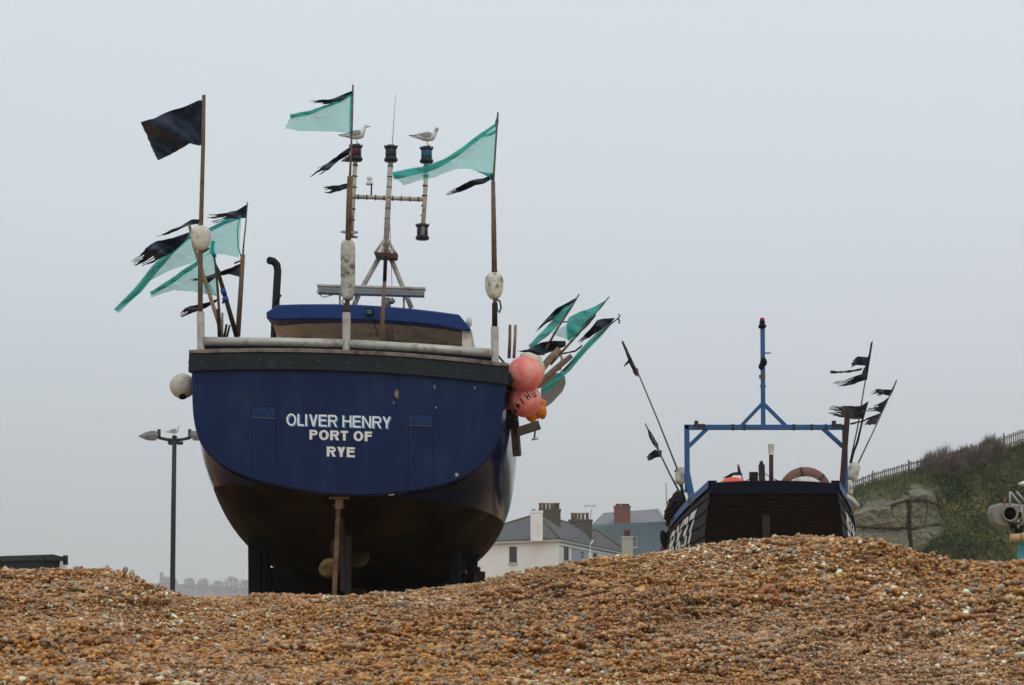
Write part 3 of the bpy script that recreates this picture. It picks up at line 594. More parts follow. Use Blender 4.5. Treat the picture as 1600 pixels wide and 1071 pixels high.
# starboard rail pole
dan('starboard rail pole with a rounded white float, a long green net flag and black ties', YA,
    [([(778, 176), (776, 205), (773, 250), (770.5, 290)], [.012, .012, .013, .015], M_wood), ([(770.5, 284), (771.5, 350), (772.5, 430)], [.026, .032, .036], M_wood), ([(773, 462), (773.5, 478)], [.026, .026], M_wood), ([(773, 474), (773, 515)], [.036, .037], M_woodd)],
    [f_round(772.3, 447, 28, 42, YA, .13, 7)],
    [('net_flag', M_net, [(776, 193), (752, 210), (725, 230), (695, 250), (660, 263), (613, 271)], [(770, 278), (752, 272), (735, 264), (712, 265), (680, 277), (652, 284), (627, 291)], dict(NET, nu=44, rag=.06, seed=4, swing=.5)),
     ('net_hem', M_netd, [(776, 192), (752, 208), (725, 228), (695, 248), (660, 261), (612, 269)], [(775, 197), (752, 216), (726, 237), (696, 258), (661, 272), (616, 281)], dict(NET, nu=40, nv=4, seed=4, swing=.49)),
     ('net_hem', M_netd, [(772, 270), (760, 270), (745, 267)], [(770, 287), (764, 277), (750, 270)], dict(nu=12, nv=4, amp=.03, seed=5, swing=0)),
     ('torn_flag', M_bag, [(779, 177), (775, 186), (773, 193)], [(779, 194), (776, 200), (775, 205)], dict(nu=10, nv=8, rag=.2, seed=41, amp=.05)),
     ('torn_flag', M_netd, [(775, 203), (765, 208), (753, 212)], [(774, 209), (765, 213), (754, 215)], dict(nu=12, nv=4, rag=.1, seed=42, amp=.03)),
     ('torn_flag', M_bag, [(771, 272), (755, 279), (735, 282), (715, 293), (688, 305)], [(770, 279), (757, 287), (742, 291), (718, 301), (692, 306)], dict(nu=28, nv=8, rag=.15, tear=.3, seed=44, amp=.09))],
    [([(774, 427), (777, 447), (776, 467), (771, 470)], .011, M_rope), ([(768, 424), (773, 421), (777, 425)], .012, M_rope), ([(773, 466), (781, 471), (783, 481), (780, 489), (777, 484), (776, 473)], .013, M_rope)])
# starboard cluster that leans outboard
G2 = 'flagged marker poles leaning outboard over the pink buoys'
dan('outboard-leaning cane with the leftmost tip of the starboard three, its netting furled', 31.0,
    [([(905, 460), (893, 480), (870, 515), (848, 555)], [.01, .013, .016, .02], M_wood), ([(874, 545), (860, 560), (842, 582), (830, 595)], [.045, .05, .055, .055], M_cane2)], [],
    [('net_flag', M_netd, [(900, 466), (887, 475), (870, 493), (850, 515), (825, 541)], [(897, 474), (885, 490), (868, 514), (850, 530), (828, 546)], dict(nu=30, nv=9, amp=.12, waves=2, rag=.06, seed=51, swing=.1)),
     ('torn_flag', M_bag, [(903, 464), (885, 474), (868, 483), (852, 500), (837, 518)], [(900, 469), (887, 479), (872, 495), (855, 505), (838, 519)], dict(nu=26, nv=8, rag=.12, tear=.2, seed=52, amp=.08)),
     ('torn_flag', M_bag, [(884, 533), (865, 533), (845, 535), (825, 546), (806, 548)], [(884, 541), (868, 548), (845, 556), (826, 551), (812, 551)], dict(nu=28, nv=10, rag=.1, tear=.15, seed=53, amp=.12, swing=-.2))],
    [([(866, 551), (872, 556), (860, 560)], .03, M_cane2)], group=G2)
dan('outboard-leaning cane, middle of the starboard three, with bunched green netting', 31.3,
    [([(952, 464), (935, 484), (910, 515), (880, 548), (860, 570)], [.009, .012, .015, .018, .02], M_wood)], [],
    [('net_flag', M_netd, [(950, 467), (930, 479), (905, 488), (888, 497), (885, 512)], [(944, 476), (930, 492), (912, 510), (900, 524), (887, 533)], dict(nu=26, nv=10, amp=.15, waves=2, seed=55, swing=.1)),
     ('net_flag', M_net, [(893, 500), (882, 510), (872, 515), (862, 521)], [(905, 524), (893, 534), (880, 528), (866, 524)], dict(nu=16, nv=9, amp=.08, seed=56, swing=.1)),
     ('torn_flag', M_bag, [(931, 489), (918, 500), (904, 518)], [(931, 494), (918, 510), (903, 524)], dict(nu=16, nv=5, amp=.06, seed=57)),
     ('torn_flag', M_bag, [(888, 502), (876, 503), (865, 502)], [(887, 504), (876, 505), (865, 504)], dict(nu=10, nv=3, amp=.04, seed=58))], group=G2)
dan('outboard-leaning cane, rightmost of the starboard three, black wrapped, with a green tail', 31.6,
    [([(968, 496), (950, 510), (915, 545), (880, 580)], [.009, .012, .014, .016], M_wood), ([(893, 556), (870, 575), (845, 598), (838, 604)], [.035, .045, .05, .05], M_cane2)], [],
    [('net_flag', M_netd, [(962, 500), (940, 513), (915, 537), (885, 572), (846, 611)], [(958, 504), (942, 523), (920, 545), (890, 580), (849, 617)], dict(nu=34, nv=7, amp=.08, waves=2, seed=61, swing=-.1)),
     ('torn_flag', M_bag, [(961, 497), (945, 498), (933, 500), (922, 515), (902, 534)], [(955, 505), (940, 515), (925, 525), (912, 533), (904, 540)], dict(nu=26, nv=9, rag=.1, tear=.2, seed=62, amp=.12)),
     ('torn_flag', M_bag, [(910, 538), (898, 548), (880, 552), (868, 555)], [(909, 543), (898, 551), (880, 554), (868, 556)], dict(nu=18, nv=4, amp=.05, seed=63))],
    [([(965, 497), (968, 502), (967, 506)], .012, M_rope), ([(965, 498), (969, 494), (966, 491)], .01, M_rope)], group=G2)
# ---------------------------------------------------------------- buoys hung on the blue boat
M_pink = mat('faded pink buoy', (.74, .17, .15), .45, .2, 2.2, dirt=(.76, .40, .32), dirt_amt=.45, dirt_scale=2.4)
M_red = mat('red buoy', (.30, .02, .03), .4, .15, 4); M_cream = mat('cream buoy', (.52, .45, .34), .55, .15, 4, dirt=(.3, .22, .12), dirt_amt=.3)
M_orange = mat('orange plastic', (.52, .17, .02), .45, .25, 5, dirt=(.6, .28, .04), dirt_amt=.3)
def buoy(label, px, py, rpx, Y, m, group='buoys hung on the blue boat', sub=4):
    c = at(px, py, Y); r = rpx*Y/F; t = thing('buoy', label, 'buoy', c, group)
    MB().ball(c, r, sub, .015, 2, seed=px).build('shell', m, t); return t, c, r
t, c, r = buoy('weathered cream white ball buoy hung at the port quarter', 285, 603.5, 19.8, 28.8, mat('dirty white buoy', (.52, .49, .43), .7, .14, 4, dirt=(.2, .16, .11), dirt_amt=.3, dirt_scale=5, bump=.2))
MB().lathe([(.05, -.02), (.05, .012), (.03, .012), (.03, .0)], c+Vector((.015, -.08, -r*.92)), (.1, -.4, -1), 14).build('plug', M_dark, t)
t, c, r = buoy('large pink ball buoy, uppermost at the starboard quarter', 820.5, 585.5, 28.6, 28.6, M_pink)
mb = MB(); mb.lathe([(.045, -.02), (.045, .05), (.02, .06)], c+Vector((-.02, .06, r*.96)), (0, .2, 1), 12); mb.build('eye_lug', M_cream, t)
t, c, r = buoy('cream buoy half hidden behind the large pink buoy', 826, 578, 25.5, 29.4, M_cream)
t, c, r = buoy('small red buoy squeezed between the transom and the pink buoys', 788, 625, 17, 28.9, M_red)
t, c, r = buoy('pink buoy marked with black handwritten numbers under the large pink buoy', 820, 626, 26.6, 28.75, M_pink)
# handwriting, painted upside down across the ball
def on_ball(body, cu, cv, sz, rot, name):
    V, Fc = text_poly(body, .03); P = []
    ca, sa = math.cos(rot), math.sin(rot)
    for u, v in V:
        a = (u-.5)*sz*(.16 if body == 'I' else .62); b = (v-.5)*sz
        x = cu+a*ca-b*sa; z = cv+a*sa+b*ca
        d = Vector((x, 0, z))/r; q = max(0, 1-d.length_squared); P.append(c+Vector((x, -r*math.sqrt(q), z))*1.022)
    MB().add(P, Fc).build(name, M_dark, t)
k = 28.75/F
for ch, px, py, rot, sz in (('U', 834, 619.5, 40, 9), ('H', 824.5, 622.5, 218, 10.5), ('I', 815.5, 629.5, 218, 11), ('4', 809.8, 636.2, 215, 9), ('9', 804.6, 643.4, 215, 8)):
    on_ball(ch, (px-820)*k, (626-py)*k, sz*k, math.radians(rot), 'handwritten_mark')
fo = at(838, 648, 28.9); t = thing('float', 'bright orange lobed plastic float under the marked pink buoy', 'float', fo, 'buoys hung on the blue boat')
mb = MB(); mb.ball(at(831, 648, 28.95), (.09, .09, .1), 3); mb.tube([at(831, 648, 28.95), at(833, 660, 28.95)], [.09, .03], 14); mb.tube([at(838, 640, 28.95), at(848, 646, 28.95)], [.1, .095], 16); mb.ball(at(848, 644, 28.95), (.055, .09, .1), 3); mb.ball(at(848, 632, 28.98), (.05, .07, .07), 3)
mb.build('lobes', M_orange, t)
# ---------------------------------------------------------------- seagulls
M_gw = mat('white plumage', (.66, .66, .64), .8, .06, 20); M_gg = mat('grey wing feathers', (.27, .28, .30), .8, .12, 20); M_gb = mat('black wing tips', (.02, .02, .022), .8)
M_bill = mat('yellow bill', (.45, .3, .08), .5); M_leg = mat('pinkish legs', (.40, .28, .25), .6)
def ring(x, z, hh, hw, yc=0, n=14, tilt=0):
    return [Vector((x+math.sin(a)*hh*tilt, yc+math.cos(a)*hw, z+math.sin(a)*hh)) for a in [2*math.pi*i/n for i in range(n)]]
def gull(label, foot, s, yaw, head=0.0, pitch=0.0, sub=True):
    t = thing('seagull', label, 'bird', foot, 'seagulls perched above the beach')
    Rz = Matrix.Rotation(yaw, 3, 'Z'); Rp = Matrix.Rotation(-pitch, 3, 'Y')
    base = Vector(foot)
    def W(p): return base+Rz @ (Rp @ Vector(p)*s+Vector((0, 0, .15*s)))
    hd = Matrix.Rotation(head, 3, 'Z'); nk = Vector((.155, 0, .11))
    sp = [(-.25, .0, .006, .028), (-.19, .004, .02, .034), (-.12, .006, .043, .05), (-.04, .0, .062, .064), (.04, .003, .07, .066), (.095, .02, .064, .058), (.13, .055, .047, .044), (.15, .09, .037, .036), (.16, .118, .035, .034), (.172, .14, .036, .034), (.19, .146, .031, .028), (.208, .143, .018, .016), (.214, .141, .006, .006)]
    rings = []
    for i, (x, z, hh, hw) in enumerate(sp):
        tl = -.5 if 5 <= i <= 8 else 0
        rg = ring(x, z, hh, hw, tilt=tl)
        if i >= 8: rg = [nk+hd @ (p-nk) for p in rg]
        rings.append([W(p) for p in rg])
    MB().loft(rings, closed=True, caps=True).build('body', M_gw, t)
    for sy in (1, -1):
        wp = [(.085, .035, .03, .012), (.05, .03, .048, .018), (-.02, .025, .05, .018), (-.1, .018, .036, .014), (-.17, .012, .02, .010)]
        rg = [[W((x+.0, sy*(.052 if x > -.05 else .052-.18*(-x-.05))+0, z)) for _ in (0,)] for x, z, hh, hw in wp]
        rs = [[W(p) for p in ring(x, z, hh, hw, yc=sy*(.054 if x > -.05 else max(.012, .054-.28*(-x-.05))))] for x, z, hh, hw in wp]
        w = MB().loft(rs, closed=True, caps=True).build('wing', M_gg, t)
        tp = [(-.15, .012, .016, .012, .03), (-.22, .012, .011, .008, .018), (-.29, .016, .003, .003, .008)]
        MB().loft([[W(p) for p in ring(x, z, hh, hw, yc=sy*yc)] for x, z, hh, hw, yc in tp], closed=True, caps=True).build('wing_tip', M_gb, w)
        mb = MB(); a = W((.02, sy*.022, -.06)); b = Vector(foot)+Rz @ Vector((.03*s, sy*.022*s, .01)); mb.tube([a, (a+b)/2+Rz @ Vector((-.008*s, 0, 0)), b], [.008*s, .006*s, .007*s], 6)
        for f in (-.4, 0, .4): mb.tube([b, b+Rz @ Vector((.05*s*math.cos(f), .05*s*math.sin(f), -.006))], [.006*s, .003*s], 5)
        mb.build('leg', M_leg, t)
        e = MB(); e.ball(W(nk+hd @ (Vector((.186, sy*.027, .15))-nk)), .0055*s, 1); e.build('eye', M_gb, t)
    mb = MB(); mb.tube([W(nk+hd @ (Vector(p)-nk)) for p in ((.2, 0, .142), (.235, 0, .14), (.252, 0, .135), (.258, 0, .127))], [.012*s, .009*s, .007*s, .002*s], 8); mb.build('bill', M_bill, t)
    return t
gull('grey winged white seagull in profile facing right on the red lantern', at(555.5, 226, MY), 1.02, 0.1, 0.0, .06)
gull('grey winged white seagull with its head turned, standing on the blue green lantern', at(666, 229, MY), 1.02, 0.0, -1.1, -.05)
# ================================================================ the wooden boat
XW = 4.95; YW = 41.0
wboat = thing('fishing_boat', 'dark wooden clinker boat with a blue gantry behind the shingle ridge', 'fishing boat', (XW, YW, 2.2))
# stations: distance from the stern; (half width, height) from the sheer to the keel
WST = [(0.0, [(1.17, 4.54), (1.235, 4.1), (1.28, 3.65), (1.27, 3.2), (1.12, 2.85), (.75, 2.55), (.12, 2.35)]),
       (2.0, [(1.66, 4.12), (1.73, 3.75), (1.76, 3.4), (1.70, 3.02), (1.44, 2.68), (.88, 2.42), (.12, 2.28)]),
       (4.8, [(1.94, 3.66), (2.0, 3.4), (2.0, 3.1), (1.88, 2.8), (1.52, 2.52), (.9, 2.32), (.12, 2.2)]),
       (6.8, [(1.30, 3.62), (1.28, 3.36), (1.2, 3.06), (1.05, 2.78), (.82, 2.52), (.5, 2.32), (.1, 2.2)]),
       (8.4, [(.06, 3.9), (.06, 3.55), (.06, 3.2), (.06, 2.9), (.06, 2.6), (.05, 2.35), (.05, 2.2)])]
WA = [np.array(s[1]) for s in WST]; WS = [np.array([s[0]]) for s in WST]
def w_pt(t, v, side, off=0.0):
    """point on the planking: t along (0..4), v down the girth (0..1)"""
    P = catmull(WA, t); w, z = catmull([P[k] for k in range(7)], 6*v); y = float(catmull(WS, t)[0])
    cx = XW+.045*y; P2 = catmull([P[k] for k in range(7)], min(6, 6*v+.05)); n = Vector((-(P2[1]-z), 0, (P2[0]-w))); n = n.normalized() if n.length > 1e-6 else Vector((1, 0, 0))
    return Vector((cx+side*(w+off*n.x), YW+y, z+off*n.z))
M_plank = mat('tarred planking', (.009, .007, .0065), .62, .4, 5, spec=.12, bump=.3, dirt=(.05, .035, .024), dirt_amt=.3, dirt_scale=3, stretch=(1, .4, 4))
M_trw = mat('weathered brown transom boards', (.009, .0042, .0022), .7, .5, 5, spec=.05, bump=.5, dirt=(.004, .003, .003), dirt_amt=.4, dirt_scale=3, stretch=(.5, 1, 6))
M_blue = mat('bright blue paint', (.026, .105, .25), .45, .16, 5, dirt=(.06, .05, .05), dirt_amt=.12, dirt_scale=7)
M_blued = mat('dark blue paint', (.003, .006, .016), .6, .2, 5, spec=.1)
NP = 11
mb = MB()
for side in (1, -1):
    for k in range(NP):
        v0, v1 = k/NP, (k+1)/NP
        a = [w_pt(4*i/40, v0, side, .004) for i in range(41)]; b = [w_pt(4*i/40, (v0+v1)/2, side, .015) for i in range(41)]
        c = [w_pt(4*i/40, v1, side, .026) for i in range(41)]; d = [w_pt(4*i/40, v1, side, .002) for i in range(41)]
        mb.loft([a, b, c, d], smooth=False)
whull = mb.build('hull', M_plank, wboat)
rows = [w_pt(0, j/24, 1) for j in range(25)]
prof = [(p.x, p.z) for p in rows]+[(2*XW-p.x, p.z) for p in rows[::-1]]
wt = MB().prism(prof, YW-.03, YW+.05).build('transom', M_trw, wboat)
for k, z in enumerate((4.28, 4.05, 3.8, 3.56, 3.05)):
    hw = 1.12+.1*min(1, (4.54-z)); MB().bar((XW-hw, YW-.033, z), (XW+hw, YW-.033, z+.006), .012, .012).build('board_seam', M_dark, wt)
MB().bar((XW-1.2, YW-.05, 3.37), (XW+1.2, YW-.05, 3.37), .05, .06).build('transom_rail', mat('grey brown batten', (.018, .017, .015), .8, .3, 9), wt)
MB().bar((XW-.17, YW-.09, 3.95), (XW-.12, YW-.05, 2.4), .15, .1).build('rudder_post', mat('grey brown post', (.028, .025, .022), .8, .35, 9, bump=.4), wt)
mb = MB(); zs = 4.545
mb.prism([(XW-1.2, zs+.02), (XW-.6, zs+.055), (XW, zs+.065), (XW+.6, zs+.05), (XW+1.2, zs+.01), (XW+1.2, zs-.2), (XW-1.2, zs-.2)], YW-.06, YW+.06, ch=.012); mb.build('transom_cap', M_blued, wboat)
for side in (1, -1):
    a = [w_pt(4*i/40, 0, side) for i in range(41)]
    up = Vector((0, 0, .07)); o = Vector((side*.07, 0, 0)); ii = Vector((-side*.09, 0, 0))
    MB().loft([[p+o-up*.9 for p in a], [p+o+up for p in a], [p+ii+up for p in a], [p+ii-up*.9 for p in a]], smooth=False, closed=False).build('gunwale', M_blue, wboat)
    MB().loft([[p+Vector((-side*.12, 0, .02)) for p in a], [Vector((XW+.045*(p.y-YW), p.y, p.z-.35)) for p in a]], smooth=False).build('deck', M_woodd, wboat)
# registration painted along both sides
M_reg = mat('white painted numerals', (.62, .60, .55), .6, .15, 12)
def side_text(body, side, t0, t1, v0, v1, name):
    V, Fc = text_poly(body, .03); bm = bmesh.new(); vs = [bm.verts.new((u, v, 0)) for u, v in V]
    for f in Fc:
        try: bm.faces.new([vs[i] for i in f])
        except ValueError: pass
    for ax, n in ((0, 24), (1, 22)):
        for k in range(1, n):
            co = [0, 0, 0]; no = [0, 0, 0]; co[ax] = k/n; no[ax] = 1
            bmesh.ops.bisect_plane(bm, geom=bm.verts[:]+bm.edges[:]+bm.faces[:], plane_co=co, plane_no=no)
    bm.verts.ensure_lookup_table(); P = []
    for v in bm.verts:
        u, w = v.co.x, v.co.y
        tt = t0+(t1-t0)*u; vv = v0+(v1-v0)*(1-w); fr = (vv*NP) % 1.0
        P.append(w_pt(tt, vv, side, .010+.022*fr))
    fs = [[x.index for x in f.verts] for f in bm.faces]; bm.free()
    MB().add(P, fs).build(name, M_reg, whull)
side_text('RX37', -1, 1.3, .38, .10, .41, 'registration'); side_text('RX37', 1, .35, 1.3, .13, .50, 'registration')
# gantry
GYP = 42.6
gant = MB().bar(at(1070, 668, GYP), at(1322, 668, GYP), .1, .1).build('gantry_beam', M_blue, wboat)
for x in (1100, 1145, 1163, 1240, 1268, 1290): MB().bar(at(x-2, 668, GYP), at(x+2, 668, GYP), .115, .115).build('rust_band', mat('rusty band', (.05, .04, .04), .8, .4, 20), gant)
MB().bar(at(1073, 664, GYP), at(1074, 770, GYP), .1, .1).build('gantry_leg', M_blue, wboat)
MB().bar(at(1320, 664, GYP), at(1320.5, 770, GYP), .1, .1).build('gantry_leg', M_blue, wboat)
MB().bar(at(1073, 740, GYP-.05), at(1083, 789, GYP-.1), .13, .1).build('leg_gusset', M_blue, wboat)
for a, b in (((1075, 699), (1105, 670)), ((1318, 699), (1286, 670))): MB().bar(at(*a, GYP), at(*b, GYP), .08, .08).build('corner_brace', M_blue, wboat)
wm = MB().bar(at(1192.5, 667, GYP), at(1191.5, 510, GYP), .085, .085).build('mast', M_blue, wboat)
for a, b in (((1190, 632), (1157, 667)), ((1194, 632), (1229, 667))): MB().bar(at(*a, GYP), at(*b, GYP), .07, .07).build('mast_brace', M_blue, wboat)
c = at(1191, 510, GYP); mb = MB(); mb.lathe([(.05, -.05), (.085, -.01), (.085, .0), (.055, .04), (.055, .1), (.03, .12), (0, .12)], c, (0, 0, 1), 12); l = mb.build('masthead_light', M_dark, wboat)
MB().lathe([(.04, .1), (.05, .12), (.045, .16), (0, .17)], c, (0, 0, 1), 10).build('lens', mat('red lens', (.3, .02, .03), .3), l)
mb = MB(); mb.ball(at(1193, 566, GYP-.07), (.07, .07, .09), 2, .15, 3); mb.ball(at(1189, 573, GYP-.07), (.05, .06, .07), 2, .15, 3); mb.build('lamp', M_dark, wboat)
mb = MB(); mb.box(at(1191, 589, GYP), (.11, .11, .07)); mb.build('clamp', mat('ochre clamp', (.16, .09, .03), .7), wboat)
mb = MB(); tubepx(mb, [(1194, 552, GYP), (1204, 552, GYP)], .012, 6); tubepx(mb, [(1187, 604, GYP), (1197, 604, GYP)], .014, 6); mb.build('bracket', M_dark, wboat)
for x, y in ((1088, 661.5), (1303, 661.5)):
    mb = MB(); mb.box(at(x, y, GYP), (.075, .08, .09)); mb.box(at(x+4, 665, GYP-.02), (.2, .1, .05)); mb.build('lamp_socket', M_rust, wboat)
mb = MB(); mb.bar(at(1325, 638, GYP-.2), at(1315, 766, GYP-.2), .1, .09); mb.build('timber_post', mat('maroon brown post', (.045, .024, .02), .75, .3, 9, bump=.3), wboat)
# on deck
mb = MB(); mb.bar(at(1191, 768, 42.4), at(1190, 726, 42.4), .115, .1); mb.ball(at(1189.6, 724, 42.4), (.04, .04, .05), 2); mb.build('bollard', mat('brown stump', (.055, .036, .026), .85, .3, 9, bump=.5), wboat)
mb = MB(); mb.bar(at(1177.5, 770, 42.7), at(1177.5, 738, 42.7), .17, .12, c=.03); mb.build('winch_post', mat('dark stump', (.028, .026, .024), .8, .3, 9, bump=.5), wboat)
mb = MB(); tubepx(mb, [(1205, 768, 42.2), (1205, 711, 42.2)], .044, 10); mb.build('pipe_post', mat('maroon pipe', (.045, .022, .022), .6, .3, 9), wboat)
mb = MB(); tubepx(mb, [(1165, 752, 42.4), (1178, 745, 42.4), (1192, 738, 42.4), (1205, 747, 42.4), (1218, 752, 42.4)], .008, 5); mb.build('wire', M_dark, wboat)
t = thing('bucket', 'white plastic bucket upside down on the maroon pipe of the wooden boat', 'bucket', at(1205, 711, 42.2))
k = 42.2/F; MB().lathe([(4.2*k, 0), (4.2*k, .01), (5*k, 15.5*k), (5.4*k, 16.2*k), (5.4*k, 17*k), (0, 17*k)], at(1205, 711.5, 42.2), (0, 0, 1), 18).build('pail', mat('white plastic', (.68, .67, .62), .5, .06, 9), t)
WG = 'floats and rings on the wooden boat'
t = thing('buoy', 'orange red buoy just showing over the transom of the wooden boat', 'buoy', at(1147, 775, 42.0), WG); MB().ball(at(1146, 772, 42.0), (29*k, .28, 26*k), 4, .02, 2).build('shell', mat('orange red buoy', (.75, .085, .04), .5, .15, 4), t)
t = thing('lifebuoy', 'faded brown lifebuoy leaning upright on the deck of the wooden boat', 'lifebuoy', at(1258, 760, 42.3), WG)
rings = []; cc = at(1258, 770, 42.3)
for i in range(33):
    a = 2*math.pi*i/32; e = Vector((math.cos(a), 0, math.sin(a))); p = cc+Vector((e.x*31*k, 0, e.z*29.5*k)); rings.append([p+e*(.135*math.cos(q))+Vector((0, .13*math.sin(q), 0)) for q in [2*math.pi*j/12 for j in range(12)]])
lb = MB().loft(rings, closed=True).build('ring', mat('faded brown canvas', (.19, .105, .072), .8, .2, 6, bump=.4, dirt=(.1, .06, .045), dirt_amt=.3), t)
mb = MB()
for i in (3, 8, 13):
    a = 2*math.pi*(i+1)/32; e = Vector((math.cos(a), 0, math.sin(a))); p = cc+Vector((e.x*31*k, 0, e.z*29.5*k)); mb.lathe([(.139, -.025), (.139, .025)], p, Vector((-e.z, 0, e.x)), 12)
mb.build('strap', mat('dark strap', (.05, .035, .03), .8), t)
t = thing('float', 'white float with dark speckles in front of the brown lifebuoy', 'float', at(1258, 770, 41.7), WG)
mb = MB(); mb.ball(at(1258, 769, 41.7), (31*k, .2, 24*k), 4, .03, 3); mb.build('foam', mat('speckled float', (.55, .55, .49), .8, .1, 10, dirt=(.035, .04, .03), dirt_amt=.36, dirt_scale=11), t)
# marker poles of the wooden boat
G3 = 'flagged marker poles carried by the wooden boat'
def f_side(cx, cy, w, h, Y, lean, seed):
    def fn(t):
        kk = Y/F; mb = MB(); mb.ball((0, 0, 0), (w*kk/2, w*kk/2*.85, h*kk/2), 4, .05, 3, seed=seed, power=3); R = Matrix.Rotation(lean, 3, 'Y'); c = at(cx, cy, Y); mb.map(lambda p: R @ p+c); mb.build('float', M_foam, t)
    return fn
dan('long thin pole leaning left with small black rags and a white float, wooden boat', 43.0,
    [([(973, 533), (1000, 590), (1030, 662), (1059, 735)], [.012, .013, .015, .017], M_wood), ([(1064, 755), (1070, 790)], [.03, .03], M_woodd)], [f_side(1063.5, 744, 17, 28, 43, .12, 3)],
    [('torn_flag', M_bag, [(973, 532), (980, 545), (989, 567), (999, 586)], [(971, 535), (976, 547), (984, 570), (993, 588)], dict(nu=20, nv=4, amp=.05, rag=.1, seed=71, waves=3)),
     ('torn_flag', M_bag, [(984, 560), (979, 566), (974, 572)], [(986, 567), (981, 569), (976, 573)], dict(nu=8, nv=5, amp=.03, seed=72)), ('torn_flag', M_bag, [(990, 572), (997, 577), (999, 587)], [(989, 583), (994, 585), (997, 589)], dict(nu=8, nv=5, amp=.06, seed=73))],
    [([(1054, 738), (1059, 731), (1063, 734)], .015, M_rope), ([(1061, 758), (1066, 762), (1069, 768), (1064, 772)], .014, M_rope)], group=G3)
dan('shorter pole leaning left with two crumpled black flags, wooden boat port side', 43.4,
    [([(1008, 662), (1028, 702), (1046, 740), (1062, 770)], [.014, .016, .018, .02], M_wood)], [],
    [('torn_flag', M_bag, [(1007, 660), (1018, 677), (1028, 694), (1030, 702)], [(1010, 664), (1014, 683), (1021, 696), (1027, 703)], dict(nu=18, nv=6, amp=.08, rag=.1, seed=75, waves=2)),
     ('torn_flag', M_bag, [(1034, 704), (1022, 703), (1014, 710), (1009, 716)], [(1034, 714), (1026, 715), (1018, 719), (1013, 721)], dict(nu=16, nv=8, amp=.1, rag=.12, tear=.1, seed=76))], group=G3)
dan('tall pole leaning right with stringy shredded black flags, wooden boat starboard side', 43.0,
    [([(1363, 533), (1352, 595), (1340, 668), (1328, 724)], [.012, .013, .014, .016], M_wood)], [],
    [('torn_flag', M_bag, [(1364, 532), (1359, 550), (1357, 570)], [(1363, 536), (1354, 565), (1352, 592)], dict(nu=14, nv=8, amp=.06, rag=.05, seed=81)),
     ('torn_flag', M_bag, [(1358, 558), (1348, 558), (1340, 557), (1331, 565)], [(1357, 573), (1345, 571), (1338, 571), (1329, 574)], dict(nu=20, nv=10, amp=.08, rag=.15, tear=.25, seed=82)),
     ('torn_flag', M_bag, [(1348, 575), (1335, 578), (1318, 580), (1296, 580)], [(1346, 579), (1335, 581), (1318, 583), (1297, 584)], dict(nu=22, nv=4, amp=.06, rag=.1, seed=83)),
     ('torn_flag', M_bag, [(1352, 583), (1338, 587), (1320, 594), (1298, 598)], [(1352, 594), (1338, 599), (1322, 604), (1308, 606)], dict(nu=26, nv=16, amp=.08, rag=.3, tear=.75, seed=84)),
     ('torn_flag', M_bag, [(1356, 568), (1350, 575), (1346, 585)], [(1353, 592), (1350, 592), (1347, 590)], dict(nu=10, nv=8, amp=.05, tear=.3, seed=85))],
    [([(1362, 536), (1353, 594)], .02, M_dark)], group=G3)
dan('pole leaning right past a white float with torn black flags, rightmost on the wooden boat', 43.2,
    [([(1401, 594), (1385, 630), (1362, 680), (1341, 724)], [.011, .012, .013, .015], M_wood), ([(1330, 748), (1327, 790)], [.035, .03], M_rust)], [f_side(1333, 737, 19, 29, 43.2, .28, 9)],
    [('torn_flag', M_bag, [(1402, 593), (1397, 602), (1393, 608)], [(1401, 597), (1395, 613), (1391, 620)], dict(nu=10, nv=6, amp=.04, seed=91)),
     ('torn_flag', M_bag, [(1395, 609), (1380, 609), (1368, 607), (1358, 610)], [(1391, 619), (1380, 617), (1370, 620), (1363, 625)], dict(nu=24, nv=14, amp=.1, rag=.25, tear=.55, seed=92)),
     ('torn_flag', M_bag, [(1390, 620), (1378, 629), (1365, 634), (1352, 637)], [(1377, 646), (1372, 643), (1364, 642), (1352, 643)], dict(nu=22, nv=14, amp=.08, rag=.3, tear=.6, seed=93)),
     ('torn_flag', M_bagt, [(1377, 645), (1368, 650), (1358, 655), (1348, 664)], [(1368, 664), (1362, 664), (1355, 664), (1349, 666)], dict(nu=18, nv=10, amp=.07, rag=.2, tear=.35, seed=94)),
     ('torn_flag', M_bag, [(1374, 646), (1360, 652), (1345, 658), (1328, 662)], [(1374, 649), (1360, 655), (1345, 661), (1328, 664)], dict(nu=18, nv=3, amp=.05, seed=95))], group=G3)
dan('dark wrapped pole with a broad frayed black flag beside the maroon timber post', 42.8,
    [([(1356, 628), (1348, 655), (1340, 690), (1334, 706), (1330, 724)], [.014, .018, .024, .02, .015], M_dark)], [],
    [('torn_flag', mat('worn brown black bag', (.02, .018, .017), .5, .4, 9, bump=.8, bscale=16), [(1357, 627), (1345, 635), (1325, 635), (1308, 635), (1297, 634)], [(1348, 655), (1335, 655), (1320, 654), (1305, 650), (1291, 648)], dict(nu=32, nv=18, amp=.1, rag=.1, tear=.4, seed=97)),
     ('torn_flag', M_bag, [(1341, 682), (1338, 690), (1335, 700)], [(1340, 694), (1337, 698), (1335, 703)], dict(nu=8, nv=6, amp=.06, seed=98))], group=G3)
dan('short stick with a drooping black rag on the deck of the wooden boat', 42.3,
    [([(1154, 726), (1159, 745), (1163, 760)], [.012, .013, .014], M_wood)], [],
    [('torn_flag', M_bag, [(1152, 725), (1156, 735), (1161, 742)], [(1152, 728), (1153, 741), (1157, 743)], dict(nu=10, nv=6, amp=.05, seed=99)),
     ('torn_flag', M_bag, [(1156, 738), (1146, 738), (1137, 743), (1129, 747)], [(1155, 743), (1147, 743), (1139, 747), (1131, 750)], dict(nu=16, nv=7, amp=.06, rag=.15, tear=.2, seed=100))], group=G3)
